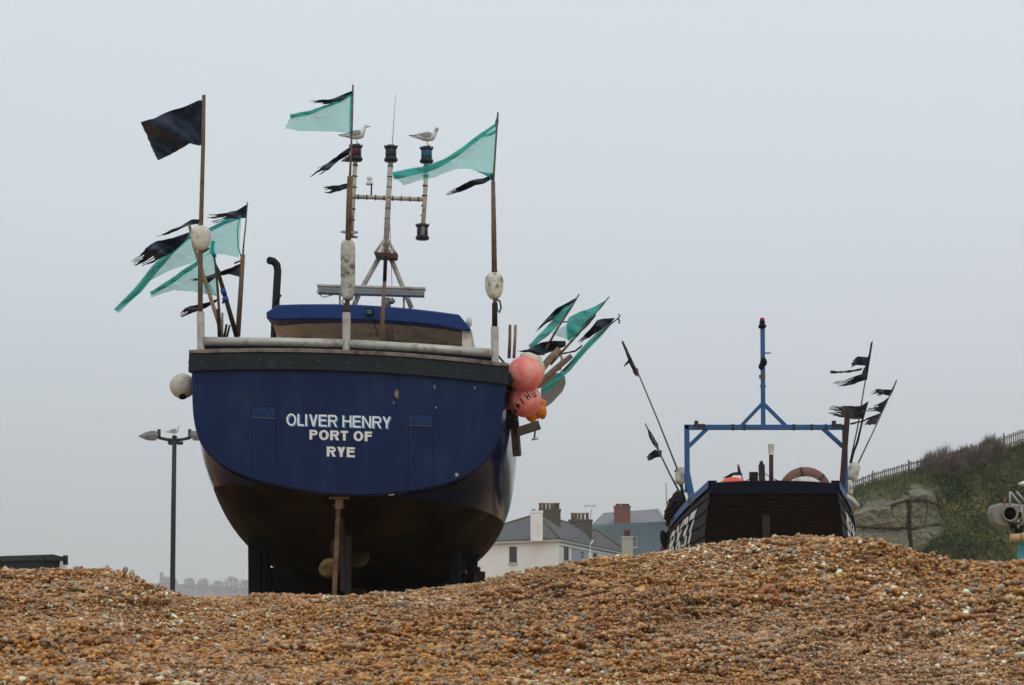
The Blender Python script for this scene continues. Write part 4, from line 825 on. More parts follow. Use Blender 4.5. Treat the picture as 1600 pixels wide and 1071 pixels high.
# clutter along the port gunwale and at the starboard quarter
t = thing('net_heap', 'heap of dark netting and ropes on the port gunwale of the wooden boat', 'fishing nets', at(1055, 800, 43.6))
mb = MB(); mb.ball(at(1060, 790, 43.7), (.17, .25, .28), 3, .35, 3, seed=2); mb.ball(at(1055, 806, 44.2), (.2, .3, .3), 3, .35, 3, seed=5); mb.build('net_mass', mat('black netting', (.014, .014, .018), .9, .5, 30, bump=.8), t)
mb = MB(); R = random.Random(9)
for q in range(9):
    x, y = 1050+R.uniform(-6, 12), 778+R.uniform(-2, 14); pts = []
    for j in range(6): pts.append((x, y, 43.4+.1*j)); x += R.uniform(-5, 3); y += R.uniform(2, 10)
    tubepx(mb, pts, R.uniform(.012, .03), 5)
mb.build('rope', mat('brown rope', (.04, .028, .022), .9, .4, 40), t)
mb = MB(); tubepx(mb, [(1047, 830, 44), (1048, 806, 44), (1050, 795, 44)], .045, 8); mb.build('wood_stick', mat('rusty orange stick', (.18, .075, .04), .8, .3, 14), t)
mb = MB(); tubepx(mb, [(1043, 850, 45), (1042, 800, 45), (1040.5, 755, 45)], .014, 6); tag(mb.build('rod', mat('pale rod', (.4, .4, .38), .6)), 'thin pale upright rod at the port bow of the wooden boat', 'rod')
t = thing('hose_coil', 'pale bent hose and ochre rope hanging off the starboard quarter of the wooden boat', 'hose', at(1333, 785, 42))
mb = MB(); tubepx(mb, [(1314, 773, 41.9), (1322, 776, 41.9), (1332, 782, 41.9), (1341, 792, 41.9)], [.05, .055, .055, .05], 10); mb.build('hose', mat('pale hose', (.50, .49, .45), .6, .15, 6), t)
mb = MB()
for q in range(6): tubepx(mb, [(1324+q*1.2, 772, 42.6), (1329+q, 785, 42.5), (1331+q*.5, 800, 42.5), (1329-q*.4, 812, 42.6)], .02, 5)
mb.build('rope', mat('ochre rope', (.22, .13, .05), .9, .4, 40), t)
t = thing('buoy', 'dull grey buoy lying on the port deck behind the gantry leg', 'buoy', at(1086, 783, 42.4), WG); MB().ball(at(1086, 781, 42.2), (.15, .15, .14), 3, .05, 2).build('shell', mat('grey buoy', (.10, .10, .095), .6, .3, 6), t)
t = thing('float', 'small foam float tucked under the white float at the starboard quarter', 'float', at(1326, 765, 42.9), WG); MB().ball(at(1327, 763, 42.9), (.07, .07, .16), 3, .08, 3, power=3).build('foam', M_foam, t)
t = thing('fender', 'black and red fender hung at the port shoulder of the wooden boat', 'fender', at(1038, 845, 44.5))
mb = MB(); mb.ball(at(1038.5, 845, 44.4), (.085, .12, .22), 3, .1, 3, R=Matrix.Rotation(-.25, 3, 'Y')); mb.build('body', M_dark, t)
mb = MB(); mb.ball(at(1039, 859, 44.5), (.1, .12, .1), 3, .1, 3); mb.build('tip', mat('red fender', (.25, .02, .03), .5), t)
# ================================================================ the turquoise boat at the right edge
YT = 35.0
tb = thing('fishing_boat', 'turquoise boat cut off by the right edge of the photo', 'fishing boat', at(1600, 900, YT))
M_turq = mat('worn turquoise paint', (.06, .30, .32), .5, .14, 5, dirt=(.10, .20, .20), dirt_amt=.3, stretch=(.5, 1, 3), bump=.15)
rings = []
for i in range(20):
    u = i/19; y = YT+7*u; w = 1.0*math.sqrt(max(0, 1-(max(0, u-.45)/.56)**2))*(.92+.08*min(1, u*4)); x = at(1581, 838, YT).x+1.0+.3*(y-YT)
    zt = at(0, 836, YT).z+.25*u*u
    pr = [(1, zt), (1.0, zt-.4), (.97, zt-.8), (.85, zt-1.15), (.5, zt-1.35), (.0, zt-1.45)]
    rings.append([Vector((x+w*q, y, z)) for q, z in pr]+[Vector((x-w*q, y, z)) for q, z in pr[-2::-1]])
MB().loft(rings).build('hull', M_turq, tb)
MB().add([p+Vector((0, -.002, 0)) for p in rings[0]], [tuple(range(11))]).build('transom', M_turq, tb)
a0 = rings[0]; MB().loft([[r[0] for r in rings], [r[-1] for r in rings]], smooth=False).build('deck', M_woodd, tb)
mb = MB(); a, b = at(1578, 841, YT-.12), at(1640, 837, YT-.12)
mb.tube([a, a+(b-a)*.25], .065, 14); mb.lathe([(.06, 0), (.075, .02), (.075, .3), (.06, .32)], a+(b-a)*.27, b-a, 14); mb.build('net_roller', mat('yellowed roller', (.44, .32, .15), .5, .25, 6, dirt=(.42, .16, .07), dirt_amt=.3, dirt_scale=4), tb)
M_haul = mat('hauler alloy', (.24, .225, .195), .6, .2, 6, dirt=(.12, .09, .06), dirt_amt=.3)
hp = [(1549, 802), (1551, 793), (1556, 788), (1564, 786), (1580, 786.5), (1600, 788), (1608, 800), (1606, 815), (1597, 822), (1578, 825), (1563, 823), (1553, 816)]
hg = MB().prism(poly_at(hp, YT), YT, YT+.35, ch=.03).build('net_hauler', M_haul, tb)
cc = at(1577.5, 803, YT-.01); mb = MB(); mb.lathe([(.1, 0), (.13, -.01), (.13, -.06), (.105, -.06), (.1, -.01)], cc, (0, 1, 0), 24); mb.build('sheave_rim', M_haul, hg)
mb = MB(); mb.lathe([(.1, -.012), (.0, -.015)], cc, (0, 1, 0), 24); mb.build('sheave', M_dark, hg)
mb = MB(); mb.bar(cc+Vector((-.05, -.05, .03)), cc+Vector((.06, -.05, -.05)), .02, .02); mb.lathe([(.05, 0), (.05, -.03), (0, -.03)], at(1582, 822, YT-.02), (0, 1, 0), 12); tubepx(mb, [(1574, 810, YT-.05), (1578, 820, YT-.05), (1592, 818, YT-.05), (1598, 812, YT-.05)], .012, 6); mb.build('hydraulic_hose', M_dark, hg)
mb = MB(); mb.box(at(1593, 805, YT-.02), (.06, .04, .09)); mb.bar(at(1592, 838, YT+.1), at(1592, 820, YT+.1), .12, .1); mb.build('hauler_post', M_dark, tb)
mb = MB()
for pts in ([(1578, 768, YT), (1578, 790, YT)], [(1579, 769, YT), (1596, 790, YT)], [(1578, 790, YT), (1596, 791, YT)], [(1596, 791, YT), (1596, 812, YT)], [(1588, 768, YT+.1), (1602, 784, YT+.1)], [(1591, 812, YT-.03), (1591, 826, YT-.03)]): tubepx(mb, pts, .014, 6)
mb.build('frame', mat('pale steel frame', (.42, .40, .36), .5, .1), tb)
mb = MB(); tubepx(mb, [(1569, 788, YT), (1570.5, 779, YT)], .016, 6); mb.build('rust_pin', mat('orange rust', (.3, .10, .05), .8), tb)
rings = []
cc = at(1599, 778, YT+.2)
for i in range(25):
    a = 2*math.pi*i/24; e = Vector((math.cos(a), 0, math.sin(a))); rings.append([cc+e*(.09+.025*math.cos(q))+Vector((0, .025*math.sin(q), 0)) for q in [2*math.pi*j/8 for j in range(8)]])
MB().loft(rings, closed=True).build('hose_ring', mat('dark green hose', (.02, .06, .055), .6), tb)
mb = MB(); mb.lathe([(.12, 0), (.1, .04), (.04, .07), (0, .08)], at(1602, 759, YT+.3), (.1, 0, 1), 14); mb.build('lamp_shade', M_white, tb)
mb = MB(); tubepx(mb, [(1602, 800, YT+.3), (1603, 757, YT+.3)], .02, 6); mb.build('lamp_stem', M_dark, tb)
# ================================================================ street lamp and wheelie bin
YL = 70.0
sl = thing('street_lamp', 'tall dark twin-armed street lamp post standing left of the blue boat', 'street lamp', at(269, 1000, YL))
M_post = mat('dark grey post paint', (.022, .028, .034), .5, .15, 4)
mb = MB(); tubepx(mb, [(269, 1004, YL), (269.5, 930, YL), (271, 800, YL), (272.6, 684, YL)], [.09, .085, .08, .07], 14); mb.build('post', M_post, sl)
MB().lathe([(.085, -.03), (.085, .03), (0, .06)], at(272.7, 683, YL), (0, 0, 1), 14).build('post_cap', M_post, sl)
for s in (-1, 1):
    mb = MB(); tubepx(mb, [(272.5, 688, YL), (272.5+s*12, 687, YL), (272.5+s*24, 684.5, YL)], .05, 8); tubepx(mb, [(272.5+s*24, 685.5, YL), (272.5+s*24, 671, YL)], .055, 8); mb.build('arm', M_post, sl)
    rings = []
    for u, w, h0, h1 in ((0, .07, 1.5, 7.0), (.12, .15, -1.5, 11), (.35, .2, -1.8, 13), (.65, .18, .8, 11.8), (.9, .1, 4.0, 8.5), (1, .03, 5.4, 7.0)):
        px = 272.5+s*(24.5+31*u); rings.append([at(px, 675.5+z, YL)+Vector((0, w*c, 0)) for c, z in ((-.5, h0), (.5, h0), (1, (h0+h1)/2), (.8, h1), (-.8, h1), (-1, (h0+h1)/2))])
    hd = MB().loft(rings, closed=True, caps=True, smooth=False).build('lamp_head', mat('grey lamp casing', (.16, .165, .16), .5, .3, 9, dirt=(.4, .4, .38), dirt_amt=.25), sl)
    rings = [[at(272.5+s*(30+16*u), 686.5-1.6*u, YL)+Vector((0, .12*c, .0)) for c in (-1, 1)]+[at(272.5+s*(30+16*u), 688.6-2.6*u, YL)+Vector((0, .09*c, 0)) for c in (1, -1)] for u in (0, .5, 1)]
    MB().loft(rings, closed=True, caps=True).build('lens', mat('grey lamp glass', (.22, .23, .23), .25, .1), hd)
mb = MB(); mb.bar(at(262.5, 691.5, YL), at(286, 692.5, YL), .12, .09)
for x in (265, 268, 279, 283): mb.box(at(x, 694, YL), (.05, .12, .06))
mb.build('bracket', M_post, sl)
gull('small seagull facing right, standing on top of the street lamp post', at(271.5, 681.5, YL), .98, 0.05, -.5, .12)
YB = 45.0
bn = at(65, 868, YB); wb = thing('waste_bin', 'dark grey lidded waste bin half sunk behind the shingle at the far left', 'bin', (bn.x-.6, bn.y+.6, 1.9))
R = Matrix.Rotation(math.radians(-33), 3, 'Z')
M_bin = mat('dark grey bin plastic', (.020, .027, .030), .5, .2, 4, dirt=(.05, .06, .06), dirt_amt=.2); M_lid = mat('bin lid plastic', (.034, .042, .040), .55, .2, 5)
def bl(x, y, z): return bn+R @ Vector((x, y, 0))+Vector((0, 0, z))
LX, LY = -1.36, .62
mb = MB(); q = [(0.05, 0.05), (LX-.0, .05), (LX, LY), (0.05-.1, LY)]
top = [bl(-.06, .05, -.05), bl(LX, .05, -.05), bl(LX, LY-.02, -.05), bl(-.06, LY-.02, -.05)]; bot = [bl(-.16, .15, -1.4), bl(LX+.1, .15, -1.4), bl(LX+.1, LY-.08, -1.4), bl(-.16, LY-.08, -1.4)]
mb.add(top+bot, [(0, 1, 2, 3), (4, 5, 6, 7)]+[(i, (i+1) % 4, 4+(i+1) % 4, 4+i) for i in range(4)]); mb.build('body', M_bin, wb)
mb = MB(); sec = [bl(0, 0, -.10), bl(0, 0, .005), bl(0.02, LY*.5, .03), bl(0.02, LY+.02, -.02), bl(.02, LY+.02, -.10)]
sec2 = [p+R @ Vector((LX-.03, 0, 0)) for p in sec]; mb.loft([sec, sec2], closed=True, caps=True, smooth=False); mb.build('lid', M_lid, wb)
mb = MB(); mb.box(bl(.01, .03, -.06), (.05, .05, .13), R); mb.box(bl(.05, LY+.02, -.08), (.07, .08, .2), R); mb.build('trunnion', M_bin, wb)
# ================================================================ houses beyond the beach
M_wall = mat('white render', (.80, .80, .76), .85, .05, .6, dirt=(.66, .66, .60), dirt_amt=.3, dirt_scale=.5, bump=.1)
M_wallb = mat('pale blue render', (.36, .40, .46), .85, .06, .6); M_cost = mat('grey blue render', (.16, .225, .255), .85, .08, .5, dirt=(.13, .18, .2), dirt_amt=.35, dirt_scale=.6)
M_slate = mat('mossy slate', (.105, .108, .112), .8, .22, 2.2, bump=.3, dirt=(.10, .095, .06), dirt_amt=.36, dirt_scale=.8, stretch=(1, 1, 3))
M_slatel = mat('pale lichen slate', (.21, .21, .225), .8, .18, 2.0, bump=.3, dirt=(.30, .30, .31), dirt_amt=.3, dirt_scale=2.5)
M_flint = mat('mossy stone stack', (.115, .10, .075), .9, .35, 2.5, bump=.6, dirt=(.055, .06, .035), dirt_amt=.35, dirt_scale=1.5)
M_pot = mat('clay chimney pot', (.33, .17, .10), .8, .2, 3); M_potb = mat('buff chimney pot', (.38, .30, .19), .8, .2, 3); M_brick = mat('red brick stack', (.20, .085, .06), .9, .3, 4, bump=.4)
M_frame = mat('window frame paint', (.45, .45, .42), .6, .05); M_framed = mat('dark window frame', (.08, .085, .085), .6)
M_pane = mat('house glass', (.05, .055, .06), .15, .1)
def plane_pt(A, B, px, py):
    """where the sight line (px,py) meets the upright wall through A and B"""
    n = Vector((-(B.y-A.y), B.x-A.x, 0)); d = Vector(((px-800)/F, 1, (HY-py)/F)); o = Vector((0, 0, CZ))
    return o+d*(n.dot(A-o)/n.dot(d))
def wall_window(A, B, x0, x1, y0, y1, parent, fm=None, bars=(1, 2), sill=True):
    p, q, r_, s = [plane_pt(A, B, *k) for k in ((x0, y0), (x1, y0), (x1, y1), (x0, y1))]
    t = (q-p).normalized(); n = Vector((t.y, -t.x, 0)); n = n if n.y < 0 else -n
    w = (q-p).length; zt = (p.z+q.z)/2; zb = (r_.z+s.z)/2; f = MB()
    o = p.copy(); o.z = 0
    def P(u, z, d): return Vector((o.x, o.y, 0))+t*u+n*d+Vector((0, 0, z))
    th = .07
    for a, b in (((0, zt), (w, zt)), ((0, zb), (w, zb)), ((0, zb), (0, zt)), ((w, zb), (w, zt)), ((0, (zt+zb)/2), (w, (zt+zb)/2))):
        f.bar(P(*a, .02), P(*b, .02), th, .12, up=n)
    for k in range(1, bars[0]+1): f.bar(P(w*k/(bars[0]+1), zb, .005), P(w*k/(bars[0]+1), zt, .005), .03, .05, up=n)
    for k in range(1, bars[1]+1):
        for h0, h1 in ((zb, (zb+zt)/2), ((zb+zt)/2, zt)): z = h0+(h1-h0)*k/(bars[1]+1); f.bar(P(0, z, .005), P(w, z, .005), .03, .05, up=n)
    fr = f.build('window', fm or M_frame, parent)
    MB().add([P(.02, zb, .012), P(w-.02, zb, .012), P(w-.02, zt, .012), P(.02, zt, .012)], [(0, 1, 2, 3)]).build('pane', M_pane, fr)
    if sill: MB().bar(P(-.12, zb-.08, .08), P(w+.12, zb-.08, .08), .1, .22).build('sill', M_frame, fr)
A = at(873, 843.5, 190); zE = A.z
def eq(px, py): return at(px, py, (zE-CZ)*F/(HY-py))
B = eq(980, 866); P2 = eq(783, 847); Cc = A+(P2-A)*2.0; D = Cc+(B-A); G0 = 1.8
h1 = thing('terraced_house', 'white rendered terrace with a hipped slate roof and stone chimney stacks', 'house', (A.x, A.y, G0))
def dn(p, z): return Vector((p.x, p.y, z))
q4 = [A, B, D, Cc]; MB().add([dn(p, zE) for p in q4]+[dn(p, G0) for p in q4], [(0, 1, 2, 3), (4, 5, 6, 7)]+[(i, (i+1) % 4, 4+(i+1) % 4, 4+i) for i in range(4)]).build('wall', M_wall, h1)
ap = at(842, 803.5, 197); R2 = at(935, 831, 214); cen = (A+B+Cc+D)/4
def ov(p, k=.35): d = (p-cen); d.z = 0; return p+d.normalized()*k
oA, oB, oC, oD = [ov(p) for p in (A, B, Cc, D)]
thk = Vector((0, 0, .14)); e4 = [oA, oB, oD, oC]
rf = MB().add([p+thk for p in (oA, oB, oD, oC)]+[ap, R2]+e4, [(0, 1, 5, 4), (1, 2, 5), (2, 3, 4, 5), (3, 0, 4), (6, 7, 8, 9)]+[(i, (i+1) % 4, 6+(i+1) % 4, 6+i) for i in range(4)]).build('roof', M_slate, h1)
mb = MB(); mb.tube([oA+thk*1.1, ap+thk*.3], .1, 6); mb.tube([oC+thk*1.1, ap+thk*.3], .1, 6); mb.tube([ap, R2], .1, 6); mb.tube([R2, oB+thk], .1, 6); mb.build('ridge_tiles', mat('mossy ridge', (.13, .115, .075), .9, .3, 3), rf)
n1 = Vector((0, 0, -.09)); mb = MB(); mb.bar(oA+n1, oB+n1, .14, .16); mb.bar(oA+n1, oC+n1, .14, .16); mb.build('gutter', M_frame, h1)
mb = MB(); k = Vector((0, 0, -.42)); mb.bar(A+k+Vector((.03, -.03, 0)), B+k, .1, .12); mb.bar(A+k+Vector((.03, -.03, 0)), Cc+k+Vector((0, -.06, 0)), .1, .12); mb.build('string_course', M_wall, h1)
def wp(x0, x1, m):
    a, b = plane_pt(A, B, x0, 845), plane_pt(A, B, x1, 845); n = Vector((B.y-A.y, -(B.x-A.x), 0)).normalized()*.03
    MB().add([dn(a+n, zE-.5), dn(b+n, zE-.5), dn(b+n, G0), dn(a+n, G0), dn(a, zE-.5), dn(b, zE-.5), dn(b, G0), dn(a, G0)], [(0, 1, 2, 3), (0, 1, 5, 4), (0, 3, 7, 4), (1, 2, 6, 5)]).build('painted_wall', m, h1)
    return n
nn = wp(893, 918, M_wallb)
mb = MB(); p0 = plane_pt(A, B, 919.5, 853)+nn*4; mb.tube([p0, dn(p0, G0)], .07, 6); mb.tube([p0, p0+Vector((.3, .3, .5))], .07, 6); mb.build('downpipe', M_wall, h1)
wall_window(A, Cc, 797, 807, 855, 879.5, h1, M_framed, (2, 2)); wall_window(A, B, 881, 887, 855, 877, h1, M_framed, (1, 1))
wall_window(A+nn, B+nn, 906.5, 911.5, 862, 874, h1, M_frame, (1, 1)); wall_window(A, B, 926.5, 931.5, 866, 876, h1, M_framed, (1, 1))
for px in (855, 760, 710): wall_window(A, Cc, px-4.5, px+4.5, 905, 930, h1, M_framed, (2, 2))
def stack(px0, px1, ptop, Y, dep, z0, m, parent, pots=(), pt=0, yaw=0.0, cap=True):
    a, b = at(px0, ptop, Y), at(px1, ptop, Y); w = b.x-a.x; c = (a+b)/2; Rz = Matrix.Rotation(yaw, 3, 'Z')
    st = MB().box((c.x, Y+dep/2, (c.z+z0)/2-.1), (w, dep, c.z-z0-.2), Rz)
    if cap: st.box((c.x, Y+dep/2, c.z-.1), (w*1.03+.04, dep+.1, .2), Rz)
    st = st.build('chimney', m, parent)
    for i, (px, mm) in enumerate(pots):
        p = at(px, ptop, Y+dep/2); h = (ptop-pt)/F*Y; MB().lathe([(.16, -.05), (.14, h*.75), (.19, h*.78), (.18, h), (.12, h), (.11, h*.5), (0, h*.5)], (p.x, Y+dep/2, c.z), (0, 0, 1), 12).build('chimney_pot', mm, st)
    return st
stack(842, 876, 795.5, 197.5, 1.0, zE+.6, M_flint, h1, ((844.5, M_pot), (850, M_pot), (856, M_potb), (862, M_potb), (867, M_pot), (871.5, M_pot)), 785.5)
stack(889, 925.5, 812, 206, 1.0, zE+.3, M_flint, h1, ((894.5, M_pot), (899.5, M_pot), (905, M_potb), (911, M_potb), (917.5, M_pot)), 801)
stack(829, 848, 798, 190.4, .8, zE-.1, M_wall, h1, ((834, M_rust),), 796)
mb = MB(); tubepx(mb, [(922, 812, 206), (925, 795, 206)], .03, 5); tubepx(mb, [(912, 791, 206), (931, 790.5, 206)], .025, 5)
for x in (914, 918, 922, 927, 930): tubepx(mb, [(x, 788.5, 206), (x+.3, 793, 206)], .02, 4)
mb.build('television_aerial', mat('aerial metal', (.2, .2, .2), .5), h1)
A2 = at(925, 823.5, 239); z2 = A2.z; B2 = at(1068, 814.6, (z2-CZ)*F/(HY-814.6)); dv = Vector((0, 10, 0))
h2 = thing('town_house', 'grey blue rendered house with a pale hipped roof and a red brick chimney', 'house', (A2.x, A2.y, G0))
q4 = [A2-(B2-A2)*.25, B2, B2+dv, A2-(B2-A2)*.25+dv]; wl2 = MB().add([dn(p, z2) for p in q4]+[dn(p, G0) for p in q4], [(0, 1, 2, 3), (4, 5, 6, 7)]+[(i, (i+1) % 4, 4+(i+1) % 4, 4+i) for i in range(4)]).build('wall', M_cost, h2)
mb = MB(); mb.bar(A2+Vector((-2, -.06, .02)), B2+Vector((0, -.06, .02)), .2, .14); mb.build('parapet', M_cost, h2)
E = [at(922, 820, 240), at(1046, 816, 240), at(1046, 815, 250), at(922, 818, 250)]; E = [dn(p, z2) for p in E]; T1 = at(943, 803, 244); T2 = at(1028, 796.5, 244)
rf = MB().add(E+[T1, T2], [(0, 1, 5, 4), (1, 2, 5), (2, 3, 4, 5), (3, 0, 4)]).build('roof', M_slatel, h2)
mb = MB(); mb.tube([T1, T2], .1, 6); mb.tube([T2, E[1]+Vector((0, -.05, .05))], .2, 6); mb.tube([T1, E[0]+Vector((0, -.05, .05))], .09, 6); mb.build('lead_hips', mat('pale lead', (.36, .37, .38), .6, .1), rf)
stack(960, 985, 790.5, 239.6, 1.2, z2-.1, M_brick, h2, ((964, M_brick), (968, M_pot), (973, M_brick), (977, M_pot), (981, M_brick)), 787)
wall_window(A2, B2, 989, 995.5, 838.5, 854.5, h2, M_frame, (2, 1))
for px in (950, 1020): wall_window(A2, B2, px-3.2, px+3.2, 874, 890, h2, M_frame, (2, 1))
h3 = thing('cottage', 'low cottage of which a cream chimney with two red pots shows', 'house', (at(980, 880, 205).x, 205, G0))
c = at(978, 874, 205); mb = MB(); mb.box((c.x, 209, (G0+c.z-2)/2), (7, 8, c.z-2-G0)); mb.build('wall', M_wall, h3)
mb = MB(); mb.add([(c.x-3.7, 204.8, c.z-2), (c.x+3.7, 204.8, c.z-2), (c.x+3.7, 213.2, c.z-2), (c.x-3.7, 213.2, c.z-2), (c.x-3.7, 209, c.z), (c.x+3.7, 209, c.z)], [(0, 1, 5, 4), (2, 3, 4, 5), (0, 4, 3), (1, 2, 5), (0, 1, 2, 3)]); mb.build('roof', M_slate, h3)
M_cr = mat('cream chimney render', (.46, .44, .36), .85, .08, 1)
stack(972, 989, 838, 204, .9, c.z-2.2, M_cr, h3, ((977.5, M_brick), (982.5, M_brick)), 827)
# far houses and trees on the misty hill
YF = 3400.0
M_fw = mat('far masonry', (.10, .09, .08), .9); M_far = mat('bare far branches', (.05, .048, .04), .9)
fh = thing('house', 'gabled house with a tall chimney, faint in the mist left of the lamp post', 'house', at(262, 925, YF))
a = at(262, 912, YF); MB().box((a.x, YF+6, a.z-24), (26, 16, 50)).build('wall', M_fw, fh)
mb = MB(); z = a.z+1; mb.add([(a.x-14, YF-4, z), (a.x+14, YF-4, z), (a.x+14, YF+16, z), (a.x-14, YF+16, z), (a.x-9, YF+6, z+10), (a.x+11, YF+6, z+9)], [(0, 1, 5, 4), (2, 3, 4, 5), (0, 4, 3), (1, 2, 5)]); mb.build('roof', M_fw, fh)
MB().box((a.x-10, YF+3, z+7), (5, 5, 19)).build('chimney', M_fw, fh)
def far_tree(label, px, pb, pt, Y, wpx, seed, group='trees on the misty far hill'):
    R = random.Random(seed); b = at(px, pb+8, Y); h = (pb-pt+13)/F*Y; w = wpx/F*Y
    t = thing('tree', label, 'tree', b, group)
    MB().tube([b, b+Vector((0, 0, h*.55))], [h*.035, h*.015], 6).build('trunk', M_far, t)
    mb = MB()
    for k in range(420):
        tt = R.random(); rad = w*.5*math.sqrt(max(0, 1-(tt-.45)**2/.32))*(.8+.5*mnoise.noise(Vector((tt*4, px, 1)))); an = R.uniform(0, 6.283); q = R.random()**.5
        o = b+Vector((math.cos(an)*rad*q, math.sin(an)*rad*q, h*(.25+.62*tt))); e = o+Vector((math.cos(an)*w*R.uniform(0, .16), R.uniform(-1, 1)*w*.1, h*R.uniform(.03, .2)))
        s = Vector((R.uniform(-1, 1), R.uniform(-1, 1), .3)).normalized()*h*.022; mb.add([o-s, o+s, e], [(0, 1, 2)])
    mb.build('crown', M_far, t, recalc=False)
for i, (px, pb, pt, w, lb) in enumerate(((296, 925, 907, 26, 'low bare tree just right of the lamp post in the mist'), (318, 925, 908, 24, 'low bare tree midway between lamp post and boat in the mist'), (340, 926, 911, 26, 'smallest bare tree in the misty far row'),
                                         (362, 928, 905, 34, 'tallest spreading bare tree in the mist beside the boat'), (384, 928, 909, 24, 'bare tree in the mist partly behind the beaching leg'), (238, 925, 915, 22, 'bare bush in the mist left of the gabled house'), (196, 912, 901, 16, 'small faint bare tree over the left shingle slope'))):
    far_tree(lb, px, pb, pt, YF*(1-.02*i % .1), w, i+3)
far_tree('faint bare tree in the mist right of the waste bin', 97, 890, 875, 3000, 22, 30)
# ================================================================ hill with cliff, ivy, shrubs and fence
HX = [(980, 985), (1120, 930), (1230, 850), (1300, 779), (1335, 764), (1360, 755), (1420, 739), (1441, 734), (1500, 722), (1571, 702), (1600, 693), (1680, 665), (1800, 630), (2200, 560)]
YH = 152.0
def topz(X):
    px = 800+X/YH*F; py = np.interp(px, [p[0] for p in HX], [p[1] for p in HX]); return CZ+(HY-py)/F*YH
def hill_pt(X, v):
    zt = topz(X); px = 800+X/YH*F
    ivy = min(1, max(0, (px-1405)/50))
    if v <= 1:
        y0 = np.interp(v, [0, .1, .82, .9, 1], [139, 140.5, 142.2, 145, YH]); y1 = np.interp(v, [0, .5, 1], [136, 143, YH])
        y = y0*(1-ivy)+y1*ivy; z = 1.8+(zt-1.8)*v
    else: y = YH+(v-1)*160; z = zt+.01*(y-YH)*0-.6*(v-1)
    d = 1.1*mnoise.noise(Vector((X*.28, v*5, 1)))+.5*mnoise.noise(Vector((X*.9, z*.9, 4)))
    rock = (1-ivy)*(1 if v < .86 else 0)
    if rock:
        zw = z/1.5+.5*mnoise.noise(Vector((X*.25, z*.25, 2))); bd = math.floor(zw); fz = zw-bd; xw = X/2.6+.41*bd+.4*mnoise.noise(Vector((X*.5, z*.5, 8))); cb = math.floor(xw); fx = xw-cb; d += .5*mnoise.cell(Vector((cb+.5, bd+.5, 3.5)))+.22*math.exp(-(min(fz, 1-fz)/.06)**2)+.15*math.exp(-(min(fx, 1-fx)/.03)**2)*(mnoise.cell(Vector((cb+.5, bd+.5, 7.5))) > -.1)+.3*mnoise.noise(Vector((X*2.3, z*2.3, 4)))+.12*mnoise.noise(Vector((X*6, z*6, 4)))
        if abs(px-1380-(z-7)*.3) < 3.5: d += 1.1
    if v > .98: d *= .1
    return Vector((X, y-d*.0+d*(1 if v < 1 else 0)*.8, z+(.15*mnoise.noise(Vector((X*.6, v*9, 7))) if .7 < v < 2 else 0)))
xs = np.concatenate([np.linspace(8, 22, 30), np.linspace(22.2, 37, 330), np.linspace(37.4, 62, 40)]); vs = list(np.linspace(0, 1, 150))+[1.02, 1.06, 1.15, 1.3, 1.6, 2.0]
grid = [[hill_pt(X, v) for X in xs] for v in vs]
def hill_material():
    m = bpy.data.materials.new('cliff and turf'); m.use_nodes = True; nt = m.node_tree; N = nt.nodes; L = nt.links; b = N['Principled BSDF']; b.inputs['Roughness'].default_value = .95; b.inputs['Specular IOR Level'].default_value = .2
    at_ = N.new('ShaderNodeAttribute'); at_.attribute_name = 'cover'; tc = N.new('ShaderNodeTexCoord')
    def nz(sc, det=8, st=(1, 1, 1)):
        mp = N.new('ShaderNodeMapping'); mp.inputs['Scale'].default_value = st; L.new(tc.outputs['Object'], mp.inputs[0]); n = N.new('ShaderNodeTexNoise'); n.inputs['Scale'].default_value = sc; n.inputs['Detail'].default_value = det; n.inputs['Roughness'].default_value = .65; L.new(mp.outputs[0], n.inputs['Vector']); return n.outputs['Fac']
    def ramp(src, cols):
        r = N.new('ShaderNodeValToRGB'); e = r.color_ramp.elements
        while len(e) < len(cols): e.new(.5)
        for k, (p, c) in enumerate(cols): e[k].position = p; e[k].color = (*c, 1)
        L.new(src, r.inputs[0]); return r.outputs[0]
    rock = ramp(nz(1.0, 9, (.6, 1, 2.0)), [(.28, (.085, .082, .055)), (.45, (.165, .155, .11)), (.6, (.22, .205, .145)), (.75, (.13, .128, .088))])
    crack = ramp(nz(1.6, 4, (.35, .6, 3.0)), [(.36, (.3, .3, .28)), (.44, (1, 1, 1))])
    mr = N.new('ShaderNodeMix'); mr.data_type = 'RGBA'; mr.blend_type = 'MULTIPLY'; mr.inputs[0].default_value = .8; g2 = ramp(nz(6.5, 6, (1, 1, 1.6)), [(.30, (.55, .55, .52)), (.48, (1, 1, 1)), (.7, (1.25, 1.22, 1.15))]); m0 = N.new('ShaderNodeMix'); m0.data_type = 'RGBA'; m0.blend_type = 'MULTIPLY'; m0.inputs[0].default_value = 1; L.new(rock, m0.inputs[6]); L.new(g2, m0.inputs[7]); L.new(m0.outputs[2], mr.inputs[6]); L.new(crack, mr.inputs[7])
    turf = ramp(nz(.8, 9), [(.3, (.028, .038, .012)), (.5, (.065, .078, .025)), (.65, (.10, .10, .042)), (.8, (.14, .12, .07))])
    mx = N.new('ShaderNodeMix'); mx.data_type = 'RGBA'; L.new(at_.outputs['Fac'], mx.inputs[0]); L.new(mr.outputs[2], mx.inputs[6]); L.new(turf, mx.inputs[7]); L.new(mx.outputs[2], b.inputs['Base Color'])
    bp = N.new('ShaderNodeBump'); bp.inputs['Strength'].default_value = .9; bp.inputs['Distance'].default_value = .25; L.new(nz(2.2, 9), bp.inputs['Height']); L.new(bp.outputs[0], b.inputs['Normal'])
    return m
mb = MB().loft(grid, smooth=False); hill = tag(mb.build('hill', hill_material()), kind='structure')
ca = hill.data.attributes.new('cover', 'FLOAT', 'POINT')
